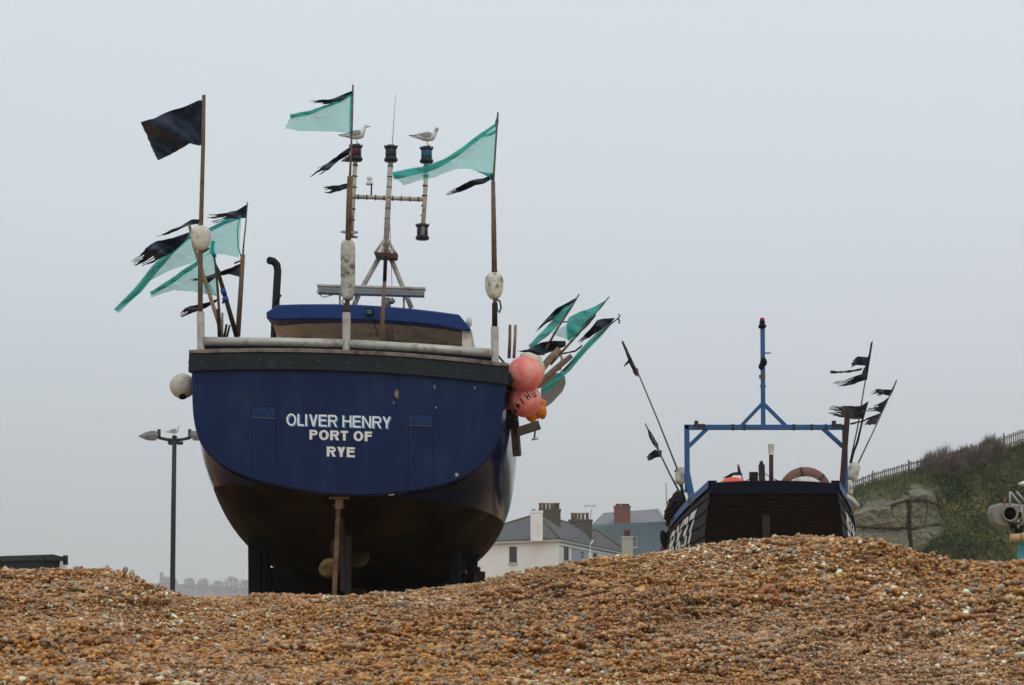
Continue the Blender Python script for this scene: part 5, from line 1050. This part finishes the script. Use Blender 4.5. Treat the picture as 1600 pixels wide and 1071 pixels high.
def cover(X, v):
    px = 800+X/YH*F; n = .1*mnoise.noise(Vector((X*.5, v*6, 3)))
    return max(0.0, min(1.0, (v+n*.7-.87)*12)) if px < 1410 else min(1, max(0, (px-1410+60*n)/35)+max(0, (v+n*.7-.87)*12))
ca.data.foreach_set('value', [cover(X, v) for v in vs for X in xs])
# ivy: many leaves over the right-hand face
R = random.Random(17); Vv = []; Ff = []
M_ivy = bpy.data.materials.new('ivy leaves'); M_ivy.use_nodes = True
def leaf_material(m, stops, rough=.5, big=.35):
    nt = m.node_tree; N = nt.nodes; L = nt.links; b = N['Principled BSDF']; b.inputs['Roughness'].default_value = rough; b.inputs['Specular IOR Level'].default_value = .12
    g = N.new('ShaderNodeNewGeometry'); r = N.new('ShaderNodeValToRGB'); e = r.color_ramp.elements
    while len(e) < len(stops): e.new(.5)
    for k, (p, c) in enumerate(stops): e[k].position = p; e[k].color = (*c, 1)
    n = N.new('ShaderNodeTexNoise'); n.inputs['Scale'].default_value = big; n.inputs['Detail'].default_value = 5; L.new(g.outputs['Position'], n.inputs['Vector'])
    a = N.new('ShaderNodeMath'); a.operation = 'MULTIPLY_ADD'; a.inputs[1].default_value = .55; L.new(g.outputs['Random Per Island'], a.inputs[0])
    s = N.new('ShaderNodeMath'); s.operation = 'MULTIPLY_ADD'; s.inputs[1].default_value = 1.7; s.inputs[2].default_value = -.6; L.new(n.outputs['Fac'], s.inputs[0]); L.new(s.outputs[0], a.inputs[2])
    L.new(a.outputs[0], r.inputs[0]); L.new(r.outputs[0], b.inputs['Base Color'])
leaf_material(M_ivy, [(.1, (.012, .020, .005)), (.35, (.024, .038, .009)), (.58, (.048, .062, .014)), (.8, (.10, .095, .022)), (1, (.17, .13, .04))])
def leaves(n, xr, vr, size, ok, mname, m, label, out=.35, up=False):
    V = []; Fc = []
    k = 0
    while k < n:
        X = R.uniform(*xr); v = R.uniform(*vr)
        if not ok(X, v): continue
        p = hill_pt(X, v); k += 1
        c = mnoise.noise(Vector((X*.8, p.z*.8, 11))); dd = out*(.5+c)*R.random()
        p = p+Vector((R.uniform(-.1, .1), -dd*1.0-.05, dd*.3+R.uniform(-.1, .1)))
        s = size*R.uniform(.6, 1.5)
        if up:
            a = R.uniform(0, 6.283); t = Vector((math.cos(a), math.sin(a), 0))*s*.14; h = Vector((R.uniform(-.4, .4), R.uniform(-.4, .4), 1))*s
            o = len(V); V += [p-t, p+t, p+h]; Fc.append((o, o+1, o+2))
        else:
            nrm = Vector((R.gauss(0, .5), -1+R.gauss(0, .4), R.gauss(.5, .5))).normalized(); u = nrm.orthogonal().normalized(); u = Quaternion(nrm, R.uniform(0, 6.28)) @ u; w = nrm.cross(u)
            o = len(V); V += [p-u*s, p+w*s*.55-u*s*.2, p+u*s*.9, p-w*s*.55-u*s*.2]; Fc.append((o, o+1, o+2, o+3))
    mb = MB(); mb.add(V, Fc); ob = mb.build(mname, m, recalc=False); return tag(ob, label, None, None, 'stuff')
def ivy_ok(X, v):
    px = 800+X/YH*F; py = HY-(hill_pt(X, v).z-CZ)/145*F
    n = 26*mnoise.noise(Vector((X*.35, v*4, 21)))
    lim = np.interp(py, [700, 745, 770, 800, 825, 850, 880], [1480, 1470, 1425, 1440, 1450, 1400, 1385])
    if v > .94+.08*mnoise.noise(Vector((X*.4, 0, 5))): return False
    if px > 1535 and py < 745+n: return R.random() < .25
    return px > lim+n
leaves(42000, (24, 46), (.3, 1), .125, ivy_ok, 'ivy', M_ivy, 'dark green ivy smothering the right part of the cliff')
M_gr = bpy.data.materials.new('rough grass'); M_gr.use_nodes = True
leaf_material(M_gr, [(.1, (.028, .040, .010)), (.45, (.062, .080, .02)), (.7, (.11, .11, .04)), (1, (.20, .17, .09))], .8, .5)
leaves(12000, (22, 46), (.80, 1.02), .22, lambda X, v: v > .88+.08*mnoise.noise(Vector((X*.5, v*3, 31))) or (800+X/YH*F > 1530 and R.random() < .3), 'grass', M_gr, 'rough grass on the brow of the cliff', .15, True)
# shrubs
M_tw = bpy.data.materials.new('bare shrub twigs'); M_tw.use_nodes = True
leaf_material(M_tw, [(.1, (.085, .07, .055)), (.5, (.15, .12, .092)), (.8, (.19, .155, .12)), (1, (.24, .20, .15))], .9, 1.2)
def shrub(label, px, pb, pt, wpx, n, seed, Y=151.0):
    R = random.Random(seed); b = at(px, pb, Y); h = (pb-pt)/F*Y; w = wpx/F*Y; t = thing('shrub', label, 'shrub', b, 'bare shrubs along the cliff-top fence')
    mb = MB(); st = MB()
    for k in range(9):
        a = R.uniform(0, 6.28); st.tube([b+Vector((R.uniform(-.3, .3)*w, 0, -.2)), b+Vector((math.cos(a)*w*.3, math.sin(a)*w*.2, h*.5))], [.03, .012], 5)
    st.build('stems', M_tw, t)
    for k in range(n):
        u = R.uniform(-1, 1); env = math.sqrt(max(0, 1-u*u*.9))*(.75+.25*mnoise.noise(Vector((u*4, seed, 0)))+.1)
        o = b+Vector((u*w*.5+R.gauss(0, .08), R.uniform(-.6, .6)*w*.3, -.3+R.random()**1.0*h*env*.95)); d = Vector((R.gauss(u*.25, .35), R.gauss(0, .3), R.uniform(.4, 1))).normalized()*R.uniform(.3, .7)
        s = Vector((R.uniform(-1, 1), R.uniform(-1, 1), 0)).normalized()*.012; mb.add([o-s, o+s, o+d], [(0, 1, 2)])
    mb.build('twigs', M_tw, t, recalc=False)
shrub('wide brown leafless shrub where the left picket run ends', 1474, 738, 689, 72, 4200, 1); shrub('low dark shrub in the middle of the cliff-top row', 1512, 730, 687, 50, 3000, 2); shrub('tall domed leafless shrub beside the right picket run', 1549, 722, 669, 44, 3600, 4)
# picket fence
fe = thing('fence', 'weathered picket fence climbing along the brow of the cliff', 'fence', at(1330, 762, 151.6))
M_pk = mat('weathered grey pickets', (.20, .185, .155), .9, .25, 2); YFc = 151.8
def fbase(px): X = (px-800)/F*YFc; return Vector((X, YFc, topz(X)-.05))
def fh_(px): return .68+.40*(px-1330)/270
posts = [1322, 1364, 1420, 1470, 1518, 1569, 1625, 1690]
for a, b in zip(posts[:-1], posts[1:]):
    n = max(6, int((b-a)/3.15)); mb = MB()
    for k in range(n):
        px = a+(b-a)*(k+.5)/n; p = fbase(px); h = fh_(px)*random.uniform(.93, 1.05); ln = random.uniform(-.04, .04)
        mb.add([p+Vector((-.042, 0, 0)), p+Vector((.042, 0, 0)), p+Vector((.042+ln, 0, h-.05)), p+Vector((ln, 0, h)), p+Vector((-.042+ln, 0, h-.05)),
                p+Vector((-.042, .025, 0)), p+Vector((.042, .025, 0)), p+Vector((.042+ln, .025, h-.05)), p+Vector((ln, .025, h)), p+Vector((-.042+ln, .025, h-.05))],
               [(0, 1, 2, 3, 4), (9, 8, 7, 6, 5), (0, 1, 6, 5), (1, 2, 7, 6), (2, 3, 8, 7), (3, 4, 9, 8), (4, 0, 5, 9)])
    mb.build('picket_panel', M_pk, fe)
    for f in (.3, .78):
        mb = MB(); mb.bar(fbase(a)+Vector((0, .06, fh_(a)*f)), fbase(b)+Vector((0, .06, fh_(b)*f)), .05, .08); mb.build('rail', M_pk, fe)
for px in posts:
    p = fbase(px); mb = MB(); mb.bar(p+Vector((0, .12, -.2)), p+Vector((0, .12, fh_(px)+.14)), .1, .1); mb.build('post', M_pk, fe)
# ================================================================ shingle beach
RID = [(-900, 880), (-200, 884), (0, 888), (60, 890), (132, 888), (170, 899), (215, 917), (250, 930), (300, 931), (390, 932), (420, 925), (520, 928), (580, 928), (640, 921), (700, 913), (760, 907), (800, 896), (850, 885), (900, 875), (960, 868), (1035, 864), (1080, 859), (1150, 845), (1200, 840), (1260, 838), (1320, 845), (1380, 861), (1440, 875), (1500, 876), (1560, 881), (1600, 884), (1800, 890), (2500, 880)]
RP = np.array([p[0] for p in RID], float); RZ = np.array([p[1] for p in RID], float)+8
PLAT = 1.9
def ground_z(x, y):
    x = np.asarray(x, float); y = np.asarray(y, float); ys = np.maximum(y, 3.0); a = 800+F*x/ys
    er = (HY-np.interp(a, RP, RZ))/F; e0 = -76.0/F; Yc = 12.1+.35*np.sin(a*.006)+.25*np.sin(a*.017+1)
    t = (ys-9.0)/(Yc-9.0); s = np.clip(t, 0, 1); s = 1-(1-s)**1.25
    zf = CZ+(e0+(er-e0)*s)*ys
    zf = zf+.014*np.sin(x*2.3+1.7*np.sin(y*1.9))*np.clip(t*4, 0, 1)*np.clip((1-t)*4, 0, 1)+.012*np.sin(x*5.1-y*4.3)*np.clip(t*4, 0, 1)*np.clip((1-t)*4, 0, 1)
    z9 = CZ+e0*9.0; zn = z9-(9.0-ys)*.215; zn = np.where(y < 3.2, z9-5.8*.215, zn)
    zc = CZ+er*Yc; k = np.clip((ys-Yc)/5.5, 0, 1); k = k*k*(3-2*k); zb = zc+(PLAT-zc)*k
    z = np.where(t < 0, zn, np.where(t <= 1, zf, zb))
    return z
def spread(lo, hi, n): return list(np.linspace(lo, hi, n))
xs = [-1400, -700, -300, -150, -80, -40, -25, -16, -11]+spread(-8, 8, 190)+[11, 16, 25, 40, 80, 150, 300, 700, 1400]
ys = [-40, -10, 0, 2, 3.2, 4.5, 6, 7, 7.8]+spread(8.4, 14.5, 110)+spread(14.8, 20, 22)+[22, 26, 32, 40, 55, 80, 120, 200, 350, 500, 700, 900, 1100, 1300, 1500, 1700, 1900, 2300, 2800, 3800, 5200, 7300]
gx, gy = np.meshgrid(xs, ys); # widen the far rows so that they fan out with distance
fan = np.where(np.abs(gx) <= 8.01, np.clip(gy/13, 1, 45), 1+np.clip(gy/13-1, 0, 44)*np.clip(1-(np.abs(gx)-8)/1392, 0, 1)); gx = gx*np.where(gy > 14, fan, 1)
gx = np.clip(gx, -3900, 3900)
gz = ground_z(gx, gy)
def pebble_nodes(N, L, rnd, pos):
    """stone colours from a random value, tinted by broad patches"""
    n = N.new('ShaderNodeTexNoise'); n.inputs['Scale'].default_value = .75; n.inputs['Detail'].default_value = 3; L.new(pos, n.inputs['Vector'])
    a = N.new('ShaderNodeMath'); a.operation = 'MULTIPLY_ADD'; a.inputs[1].default_value = .34; a.inputs[2].default_value = -.19; L.new(n.outputs['Fac'], a.inputs[0])
    s = N.new('ShaderNodeMath'); s.operation = 'ADD'; s.use_clamp = True; L.new(rnd, s.inputs[0]); L.new(a.outputs[0], s.inputs[1])
    r = N.new('ShaderNodeValToRGB'); r.color_ramp.interpolation = 'LINEAR'; e = r.color_ramp.elements
    st = [(0, (.09, .038, .012)), (.09, (.27, .105, .024)), (.20, (.46, .21, .05)), (.30, (.22, .088, .022)), (.40, (.52, .255, .07)), (.50, (.58, .34, .12)), (.57, (.32, .16, .05)), (.66, (.46, .29, .13)), (.74, (.30, .19, .09)), (.80, (.16, .12, .085)), (.87, (.19, .187, .175)), (.935, (.36, .33, .27)), (.965, (.60, .50, .34)), (1, (.84, .80, .68))]
    st = [(p, tuple(min(.85, q*f) for q, f in zip(c, (1.15, 1.07, .90)))) for p, c in st]
    while len(e) < len(st): e.new(.5)
    for k, (p, c) in enumerate(st): e[k].position = p; e[k].color = (*c, 1)
    L.new(s.outputs[0], r.inputs[0])
    n2 = N.new('ShaderNodeTexNoise'); n2.inputs['Scale'].default_value = .62; n2.inputs['Detail'].default_value = 2; of = N.new('ShaderNodeVectorMath'); of.inputs[1].default_value = (7.3, 2.1, 0); L.new(pos, of.inputs[0]); L.new(of.outputs[0], n2.inputs['Vector'])
    k2 = N.new('ShaderNodeMapRange'); k2.inputs[1].default_value = .46; k2.inputs[2].default_value = .66; k2.inputs[3].default_value = 1.0; k2.inputs[4].default_value = .90; L.new(n2.outputs['Fac'], k2.inputs[0])
    hs = N.new('ShaderNodeHueSaturation'); L.new(k2.outputs[0], hs.inputs['Saturation']); L.new(r.outputs[0], hs.inputs['Color']); return hs.outputs[0]
def mottled(N, L, col, vec, scale):
    n = N.new('ShaderNodeTexNoise'); n.inputs['Scale'].default_value = scale; n.inputs['Detail'].default_value = 5; L.new(vec, n.inputs['Vector'])
    r = N.new('ShaderNodeMapRange'); r.inputs[1].default_value = .3; r.inputs[2].default_value = .7; r.inputs[3].default_value = .72; r.inputs[4].default_value = 1.25; L.new(n.outputs['Fac'], r.inputs[0])
    m = N.new('ShaderNodeMix'); m.data_type = 'RGBA'; m.blend_type = 'MULTIPLY'; m.inputs[0].default_value = 1; L.new(col, m.inputs[6]); L.new(r.outputs[0], m.inputs[7]); return m.outputs[2]
M_peb = bpy.data.materials.new('flint pebbles'); M_peb.use_nodes = True; N = M_peb.node_tree.nodes; L = M_peb.node_tree.links; b = N['Principled BSDF']
oi = N.new('ShaderNodeObjectInfo'); ge = N.new('ShaderNodeNewGeometry'); ad = N.new('ShaderNodeMath'); ad.operation = 'ADD'; L.new(oi.outputs['Random'], ad.inputs[0]); L.new(ge.outputs['Random Per Island'], ad.inputs[1])
fr = N.new('ShaderNodeMath'); fr.operation = 'FRACT'; L.new(ad.outputs[0], fr.inputs[0])
L.new(mottled(N, L, pebble_nodes(N, L, fr.outputs[0], ge.outputs['Position']), ge.outputs['Position'], 75), b.inputs['Base Color'])
b.inputs['Roughness'].default_value = .42; b.inputs['Specular IOR Level'].default_value = .45
M_sh = bpy.data.materials.new('shingle'); M_sh.use_nodes = True; N = M_sh.node_tree.nodes; L = M_sh.node_tree.links; b = N['Principled BSDF']; tc = N.new('ShaderNodeTexCoord')
vo = N.new('ShaderNodeTexVoronoi'); vo.inputs['Scale'].default_value = 55; L.new(tc.outputs['Object'], vo.inputs['Vector']); sp = N.new('ShaderNodeSeparateColor'); L.new(vo.outputs['Color'], sp.inputs[0])
L.new(mottled(N, L, pebble_nodes(N, L, sp.outputs[0], tc.outputs['Object']), tc.outputs['Object'], 60), b.inputs['Base Color']); b.inputs['Roughness'].default_value = .8
bp = N.new('ShaderNodeBump'); bp.invert = True; bp.inputs['Strength'].default_value = 1; bp.inputs['Distance'].default_value = .015; L.new(vo.outputs['Distance'], bp.inputs['Height']); L.new(bp.outputs[0], b.inputs['Normal'])
ny, nx = gx.shape; V = [(float(gx[j, i]), float(gy[j, i]), float(gz[j, i])) for j in range(ny) for i in range(nx)]
mb = MB(); mb.add(V, [(j*nx+i, j*nx+i+1, (j+1)*nx+i+1, (j+1)*nx+i) for j in range(ny-1) for i in range(nx-1)], True)
tag(mb.build('shingle_beach', M_sh, recalc=False), kind='structure')
# far misty rise
a = []
for px, py in ((-600, 965), (-100, 930), (60, 908), (130, 903), (200, 909), (235, 913), (300, 913), (390, 919), (600, 935), (900, 960), (1300, 998)):
    p = at(px, py, 3480); a.append((p.x, p.z))
rows = [[Vector((x, y, 1.0+(z-1.0)*k)) for x, z in a] for y, k in ((2900, 0), (3200, .6), (3400, .9), (3480, 1), (3600, .8), (3800, 0))]
mb = MB().loft(rows); tag(mb.build('far_hill', mat('far wooded land', (.05, .055, .045), .95, .3, .02)), kind='structure')
# loose stones: kinds of pebble and of fine gravel clumps, scattered as one heap
kinds = bpy.data.collections.new('pebble kinds')
def kind_mesh(name, mb_):
    me = bpy.data.meshes.new(name); me.from_pydata([tuple(p) for p in mb_.v], [], mb_.f); me.polygons.foreach_set('use_smooth', [True]*len(me.polygons)); me.materials.append(M_peb)
    ob = bpy.data.objects.new(name, me); kinds.objects.link(ob)
R = random.Random(23)
NCL = 6
for k in range(NCL):
    mb = MB()
    for q in range(95):
        a = R.uniform(0, 6.283); rr_ = .085*math.sqrt(R.random()); s = R.lognormvariate(math.log(.0060), .40); rot = Matrix.Rotation(R.uniform(0, 6.28), 3, 'Z') @ Matrix.Rotation(R.gauss(0, .5), 3, 'X') @ Matrix.Rotation(R.gauss(0, .4), 3, 'Y')
        mb.ball((rr_*math.cos(a), rr_*math.sin(a), R.uniform(-.004, .006)), (s*R.uniform(.9, 1.5), s, s*R.uniform(.5, .8)), 1, .16, 1.3, rot, seed=R.randint(0, 999))
    kind_mesh('gravel_clump_%02d' % k, mb)
NPB = 9
for k in range(NPB):
    mb = MB(); mb.ball((0, 0, 0), (R.uniform(.52, .74), R.uniform(.36, .52), R.uniform(.17, .29)), 3, .20, 1.2, None, seed=R.randint(0, 999), power=R.choice((2.0, 2.3, 2.7))); kind_mesh('pebble_%02d' % k, mb)
def scatter(n, y0, y1, spread_, noise_t=None):
    u = rng.random(n); y = np.sqrt(y0*y0+u*(y1*y1-y0*y0)); x = (rng.random(n)*2-1)*spread_*y; return x, y
def slope_rot(x, y, tilt):
    e = .04; zx = (ground_z(x+e, y)-ground_z(x-e, y))/(2*e); zy = (ground_z(x, y+e)-ground_z(x, y-e))/(2*e)
    n = len(x); return np.stack([np.arctan(zy)+rng.normal(0, tilt, n), -np.arctan(zx)+rng.normal(0, tilt, n), rng.random(n)*6.283], 1)
P = []; ROT = []; SCL = []; IDX = []
def sizes(x, y): # broad patches of coarse and fine shingle
    return np.clip(1.0+.30*np.sin(x*1.1+2.0)*np.cos(y*1.3+x*.4)+.18*np.sin(y*5.2+.8*x+np.sin(x*2.1))+.6*np.clip(-(x+1.3)/1.2, 0, 1)*np.clip((11.3-y)/1.5, 0, 1)+.22*np.clip((x-1.2)/1.5, 0, 1), .6, 1.8)
for n, y0, y1, sp_ in ((12500, 8.7, 13.0, .39), (3200, 13.0, 19.0, .39)):
    x, y = scatter(n, y0, y1, sp_); z = ground_z(x, y); sc = 1.05*sizes(x, y)*rng.uniform(.75, 1.25, n)
    P.append(np.stack([x, y, z+rng.uniform(-.002, .010, n)], 1)); ROT.append(slope_rot(x, y, .06)); SCL.append(np.stack([sc]*3, 1)); IDX.append(rng.integers(0, NCL, n))
for n, y0, y1, sp_, med, sg in ((33000, 8.7, 13.0, .39, .0205, .38), (2000, 8.7, 13.0, .39, .042, .24), (3500, 13.0, 18.0, .39, .025, .35)):
    x, y = scatter(n, y0, y1, sp_); z = ground_z(x, y); s = np.clip(np.exp(rng.normal(math.log(med), sg, n))*sizes(x, y), .008, .085)
    P.append(np.stack([x, y, z+s*.12+.004], 1)); ROT.append(slope_rot(x, y, .3)); SCL.append(np.stack([s, s, s], 1)); IDX.append(rng.integers(NCL, NCL+NPB, n))
P = np.concatenate(P); ROT = np.concatenate(ROT); SCL = np.concatenate(SCL); IDX = np.concatenate(IDX).astype(np.int32)
me = bpy.data.meshes.new('pebbles'); me.vertices.add(len(P)); me.vertices.foreach_set('co', P.astype(np.float32).ravel())
for nm, ty, key, d in (('rot', 'FLOAT_VECTOR', 'vector', ROT.astype(np.float32).ravel()), ('scl', 'FLOAT_VECTOR', 'vector', SCL.astype(np.float32).ravel()), ('kind_index', 'INT', 'value', IDX)):
    me.attributes.new(nm, ty, 'POINT').data.foreach_set(key, d)
me.materials.append(M_peb)
pb = bpy.data.objects.new('pebbles', me); C.objects.link(pb); tag(pb, 'brown, tan and grey flint pebbles heaped over the shingle bank', None, None, 'stuff')
ng = bpy.data.node_groups.new('scatter pebbles', 'GeometryNodeTree'); ng.interface.new_socket('Geometry', in_out='INPUT', socket_type='NodeSocketGeometry'); ng.interface.new_socket('Geometry', in_out='OUTPUT', socket_type='NodeSocketGeometry')
N = ng.nodes; L = ng.links; gi = N.new('NodeGroupInput'); go = N.new('NodeGroupOutput'); io = N.new('GeometryNodeInstanceOnPoints'); ci = N.new('GeometryNodeCollectionInfo')
ci.inputs['Collection'].default_value = kinds; ci.inputs['Separate Children'].default_value = True; ci.inputs['Reset Children'].default_value = True
def na(name, ty):
    q = N.new('GeometryNodeInputNamedAttribute'); q.data_type = ty; q.inputs['Name'].default_value = name; return [o for o in q.outputs if o.enabled and o.name == 'Attribute'][0]
er = N.new('FunctionNodeEulerToRotation'); L.new(na('rot', 'FLOAT_VECTOR'), er.inputs[0])
L.new(gi.outputs[0], io.inputs['Points']); L.new(ci.outputs[0], io.inputs['Instance']); io.inputs['Pick Instance'].default_value = True
L.new(na('kind_index', 'INT'), io.inputs['Instance Index']); L.new(er.outputs[0], io.inputs['Rotation']); L.new(na('scl', 'FLOAT_VECTOR'), io.inputs['Scale']); L.new(io.outputs[0], go.inputs[0])
pb.modifiers.new('scatter', 'NODES').node_group = ng
# ================================================================ haze, sky, sun, camera
hz = MB().box((0, 3700, 170), (7960, 7600, 350)).build('haze', None); tag(hz, kind='stuff', label='pale sea haze hanging over the whole shore')
m = bpy.data.materials.new('haze'); m.use_nodes = True; N = m.node_tree.nodes; N.remove(N['Principled BSDF']); pv = N.new('ShaderNodeVolumePrincipled'); pv.inputs['Density'].default_value = HAZE_D; pv.inputs['Color'].default_value = (.90, .94, .97, 1); pv.inputs['Anisotropy'].default_value = 0.0
m.node_tree.links.new(pv.outputs[0], N['Material Output'].inputs['Volume']); hz.data.materials.append(m)
W = bpy.data.worlds.new('World'); bpy.context.scene.world = W; W.use_nodes = True; N = W.node_tree.nodes; L = W.node_tree.links; bg = N['Background']
sky = N.new('ShaderNodeTexSky'); sky.sky_type = 'NISHITA'; sky.sun_disc = False; sky.sun_elevation = math.radians(SUN_EL); sky.sun_rotation = math.radians(SUN_ROT); sky.dust_density = 6; sky.air_density = 1
tc = N.new('ShaderNodeTexCoord'); sx = N.new('ShaderNodeSeparateXYZ'); L.new(tc.outputs['Generated'], sx.inputs[0])
rp = N.new('ShaderNodeValToRGB'); e = rp.color_ramp.elements
st = [(0, (.44, .51, .53)), (.05, (.525, .58, .62)), (.11, (.60, .655, .70)), (.19, (.68, .74, .765)), (.28, (.705, .77, .79)), (.45, (.74, .79, .81)), (1, (.88, .91, .93))]
while len(e) < len(st): e.new(.5)
for k, (p, c) in enumerate(st): e[k].position = p; e[k].color = (*[x for x in c], 1)
nz = N.new('ShaderNodeTexNoise'); nz.inputs['Scale'].default_value = 2.2; nz.inputs['Detail'].default_value = 4; L.new(tc.outputs['Generated'], nz.inputs['Vector'])
wob = N.new('ShaderNodeMath'); wob.operation = 'MULTIPLY_ADD'; wob.inputs[1].default_value = .10; L.new(nz.outputs['Fac'], wob.inputs[0])
zz = N.new('ShaderNodeMath'); zz.operation = 'ADD'; zz.inputs[1].default_value = -.05; L.new(sx.outputs[2], zz.inputs[0]); L.new(zz.outputs[0], wob.inputs[2]); L.new(wob.outputs[0], rp.inputs[0])
gn = N.new('ShaderNodeVectorMath'); gn.operation = 'SCALE'; gn.inputs['Scale'].default_value = SKY_G; L.new(rp.outputs[0], gn.inputs[0])
mx = N.new('ShaderNodeMix'); mx.data_type = 'RGBA'; mx.inputs[0].default_value = .94; L.new(sky.outputs[0], mx.inputs[6]); xr = N.new('ShaderNodeMapRange'); xr.inputs[1].default_value = -.25; xr.inputs[2].default_value = .25; L.new(sx.outputs[0], xr.inputs[0])
tn = N.new('ShaderNodeMix'); tn.data_type = 'RGBA'; tn.inputs[6].default_value = (.955, .99, 1.01, 1); tn.inputs[7].default_value = (1.01, 1.01, 1.045, 1); L.new(xr.outputs[0], tn.inputs[0])
vm = N.new('ShaderNodeVectorMath'); vm.operation = 'MULTIPLY'; L.new(gn.outputs[0], vm.inputs[0]); L.new(tn.outputs[2], vm.inputs[1]); L.new(vm.outputs[0], mx.inputs[7]); L.new(mx.outputs[2], bg.inputs['Color']); bg.inputs['Strength'].default_value = .1
sun = bpy.data.lights.new('sun', 'SUN'); sun.energy = SUN_E; sun.angle = math.radians(25); sun.color = (1, .97, .92); so = bpy.data.objects.new('sun', sun); C.objects.link(so)
el = math.radians(SUN_EL); az = math.radians(SUN_ROT); d = Vector((math.sin(az)*math.cos(el), math.cos(az)*math.cos(el), math.sin(el))); so.rotation_euler = d.to_track_quat('Z', 'Y').to_euler()
cam = bpy.data.cameras.new('camera'); cam.lens = 50; cam.sensor_width = 23.6; cam.sensor_fit = 'HORIZONTAL'; cam.shift_y = (HY-535.5)/1600; cam.clip_start = .1; cam.clip_end = 12000
cam.dof.use_dof = True; cam.dof.focus_distance = 29; cam.dof.aperture_fstop = 11
co = bpy.data.objects.new('camera', cam); co.location = (0, 0, CZ); co.rotation_euler = (math.radians(90), 0, 0); C.objects.link(co); sc = bpy.context.scene; sc.camera = co
sc.view_settings.view_transform = 'Standard'; sc.view_settings.look = 'None'; sc.view_settings.exposure = EXPO; sc.view_settings.gamma = 1
sc.cycles.max_bounces = 6; sc.cycles.diffuse_bounces = 3; sc.cycles.transparent_max_bounces = 16; sc.cycles.volume_bounces = 1
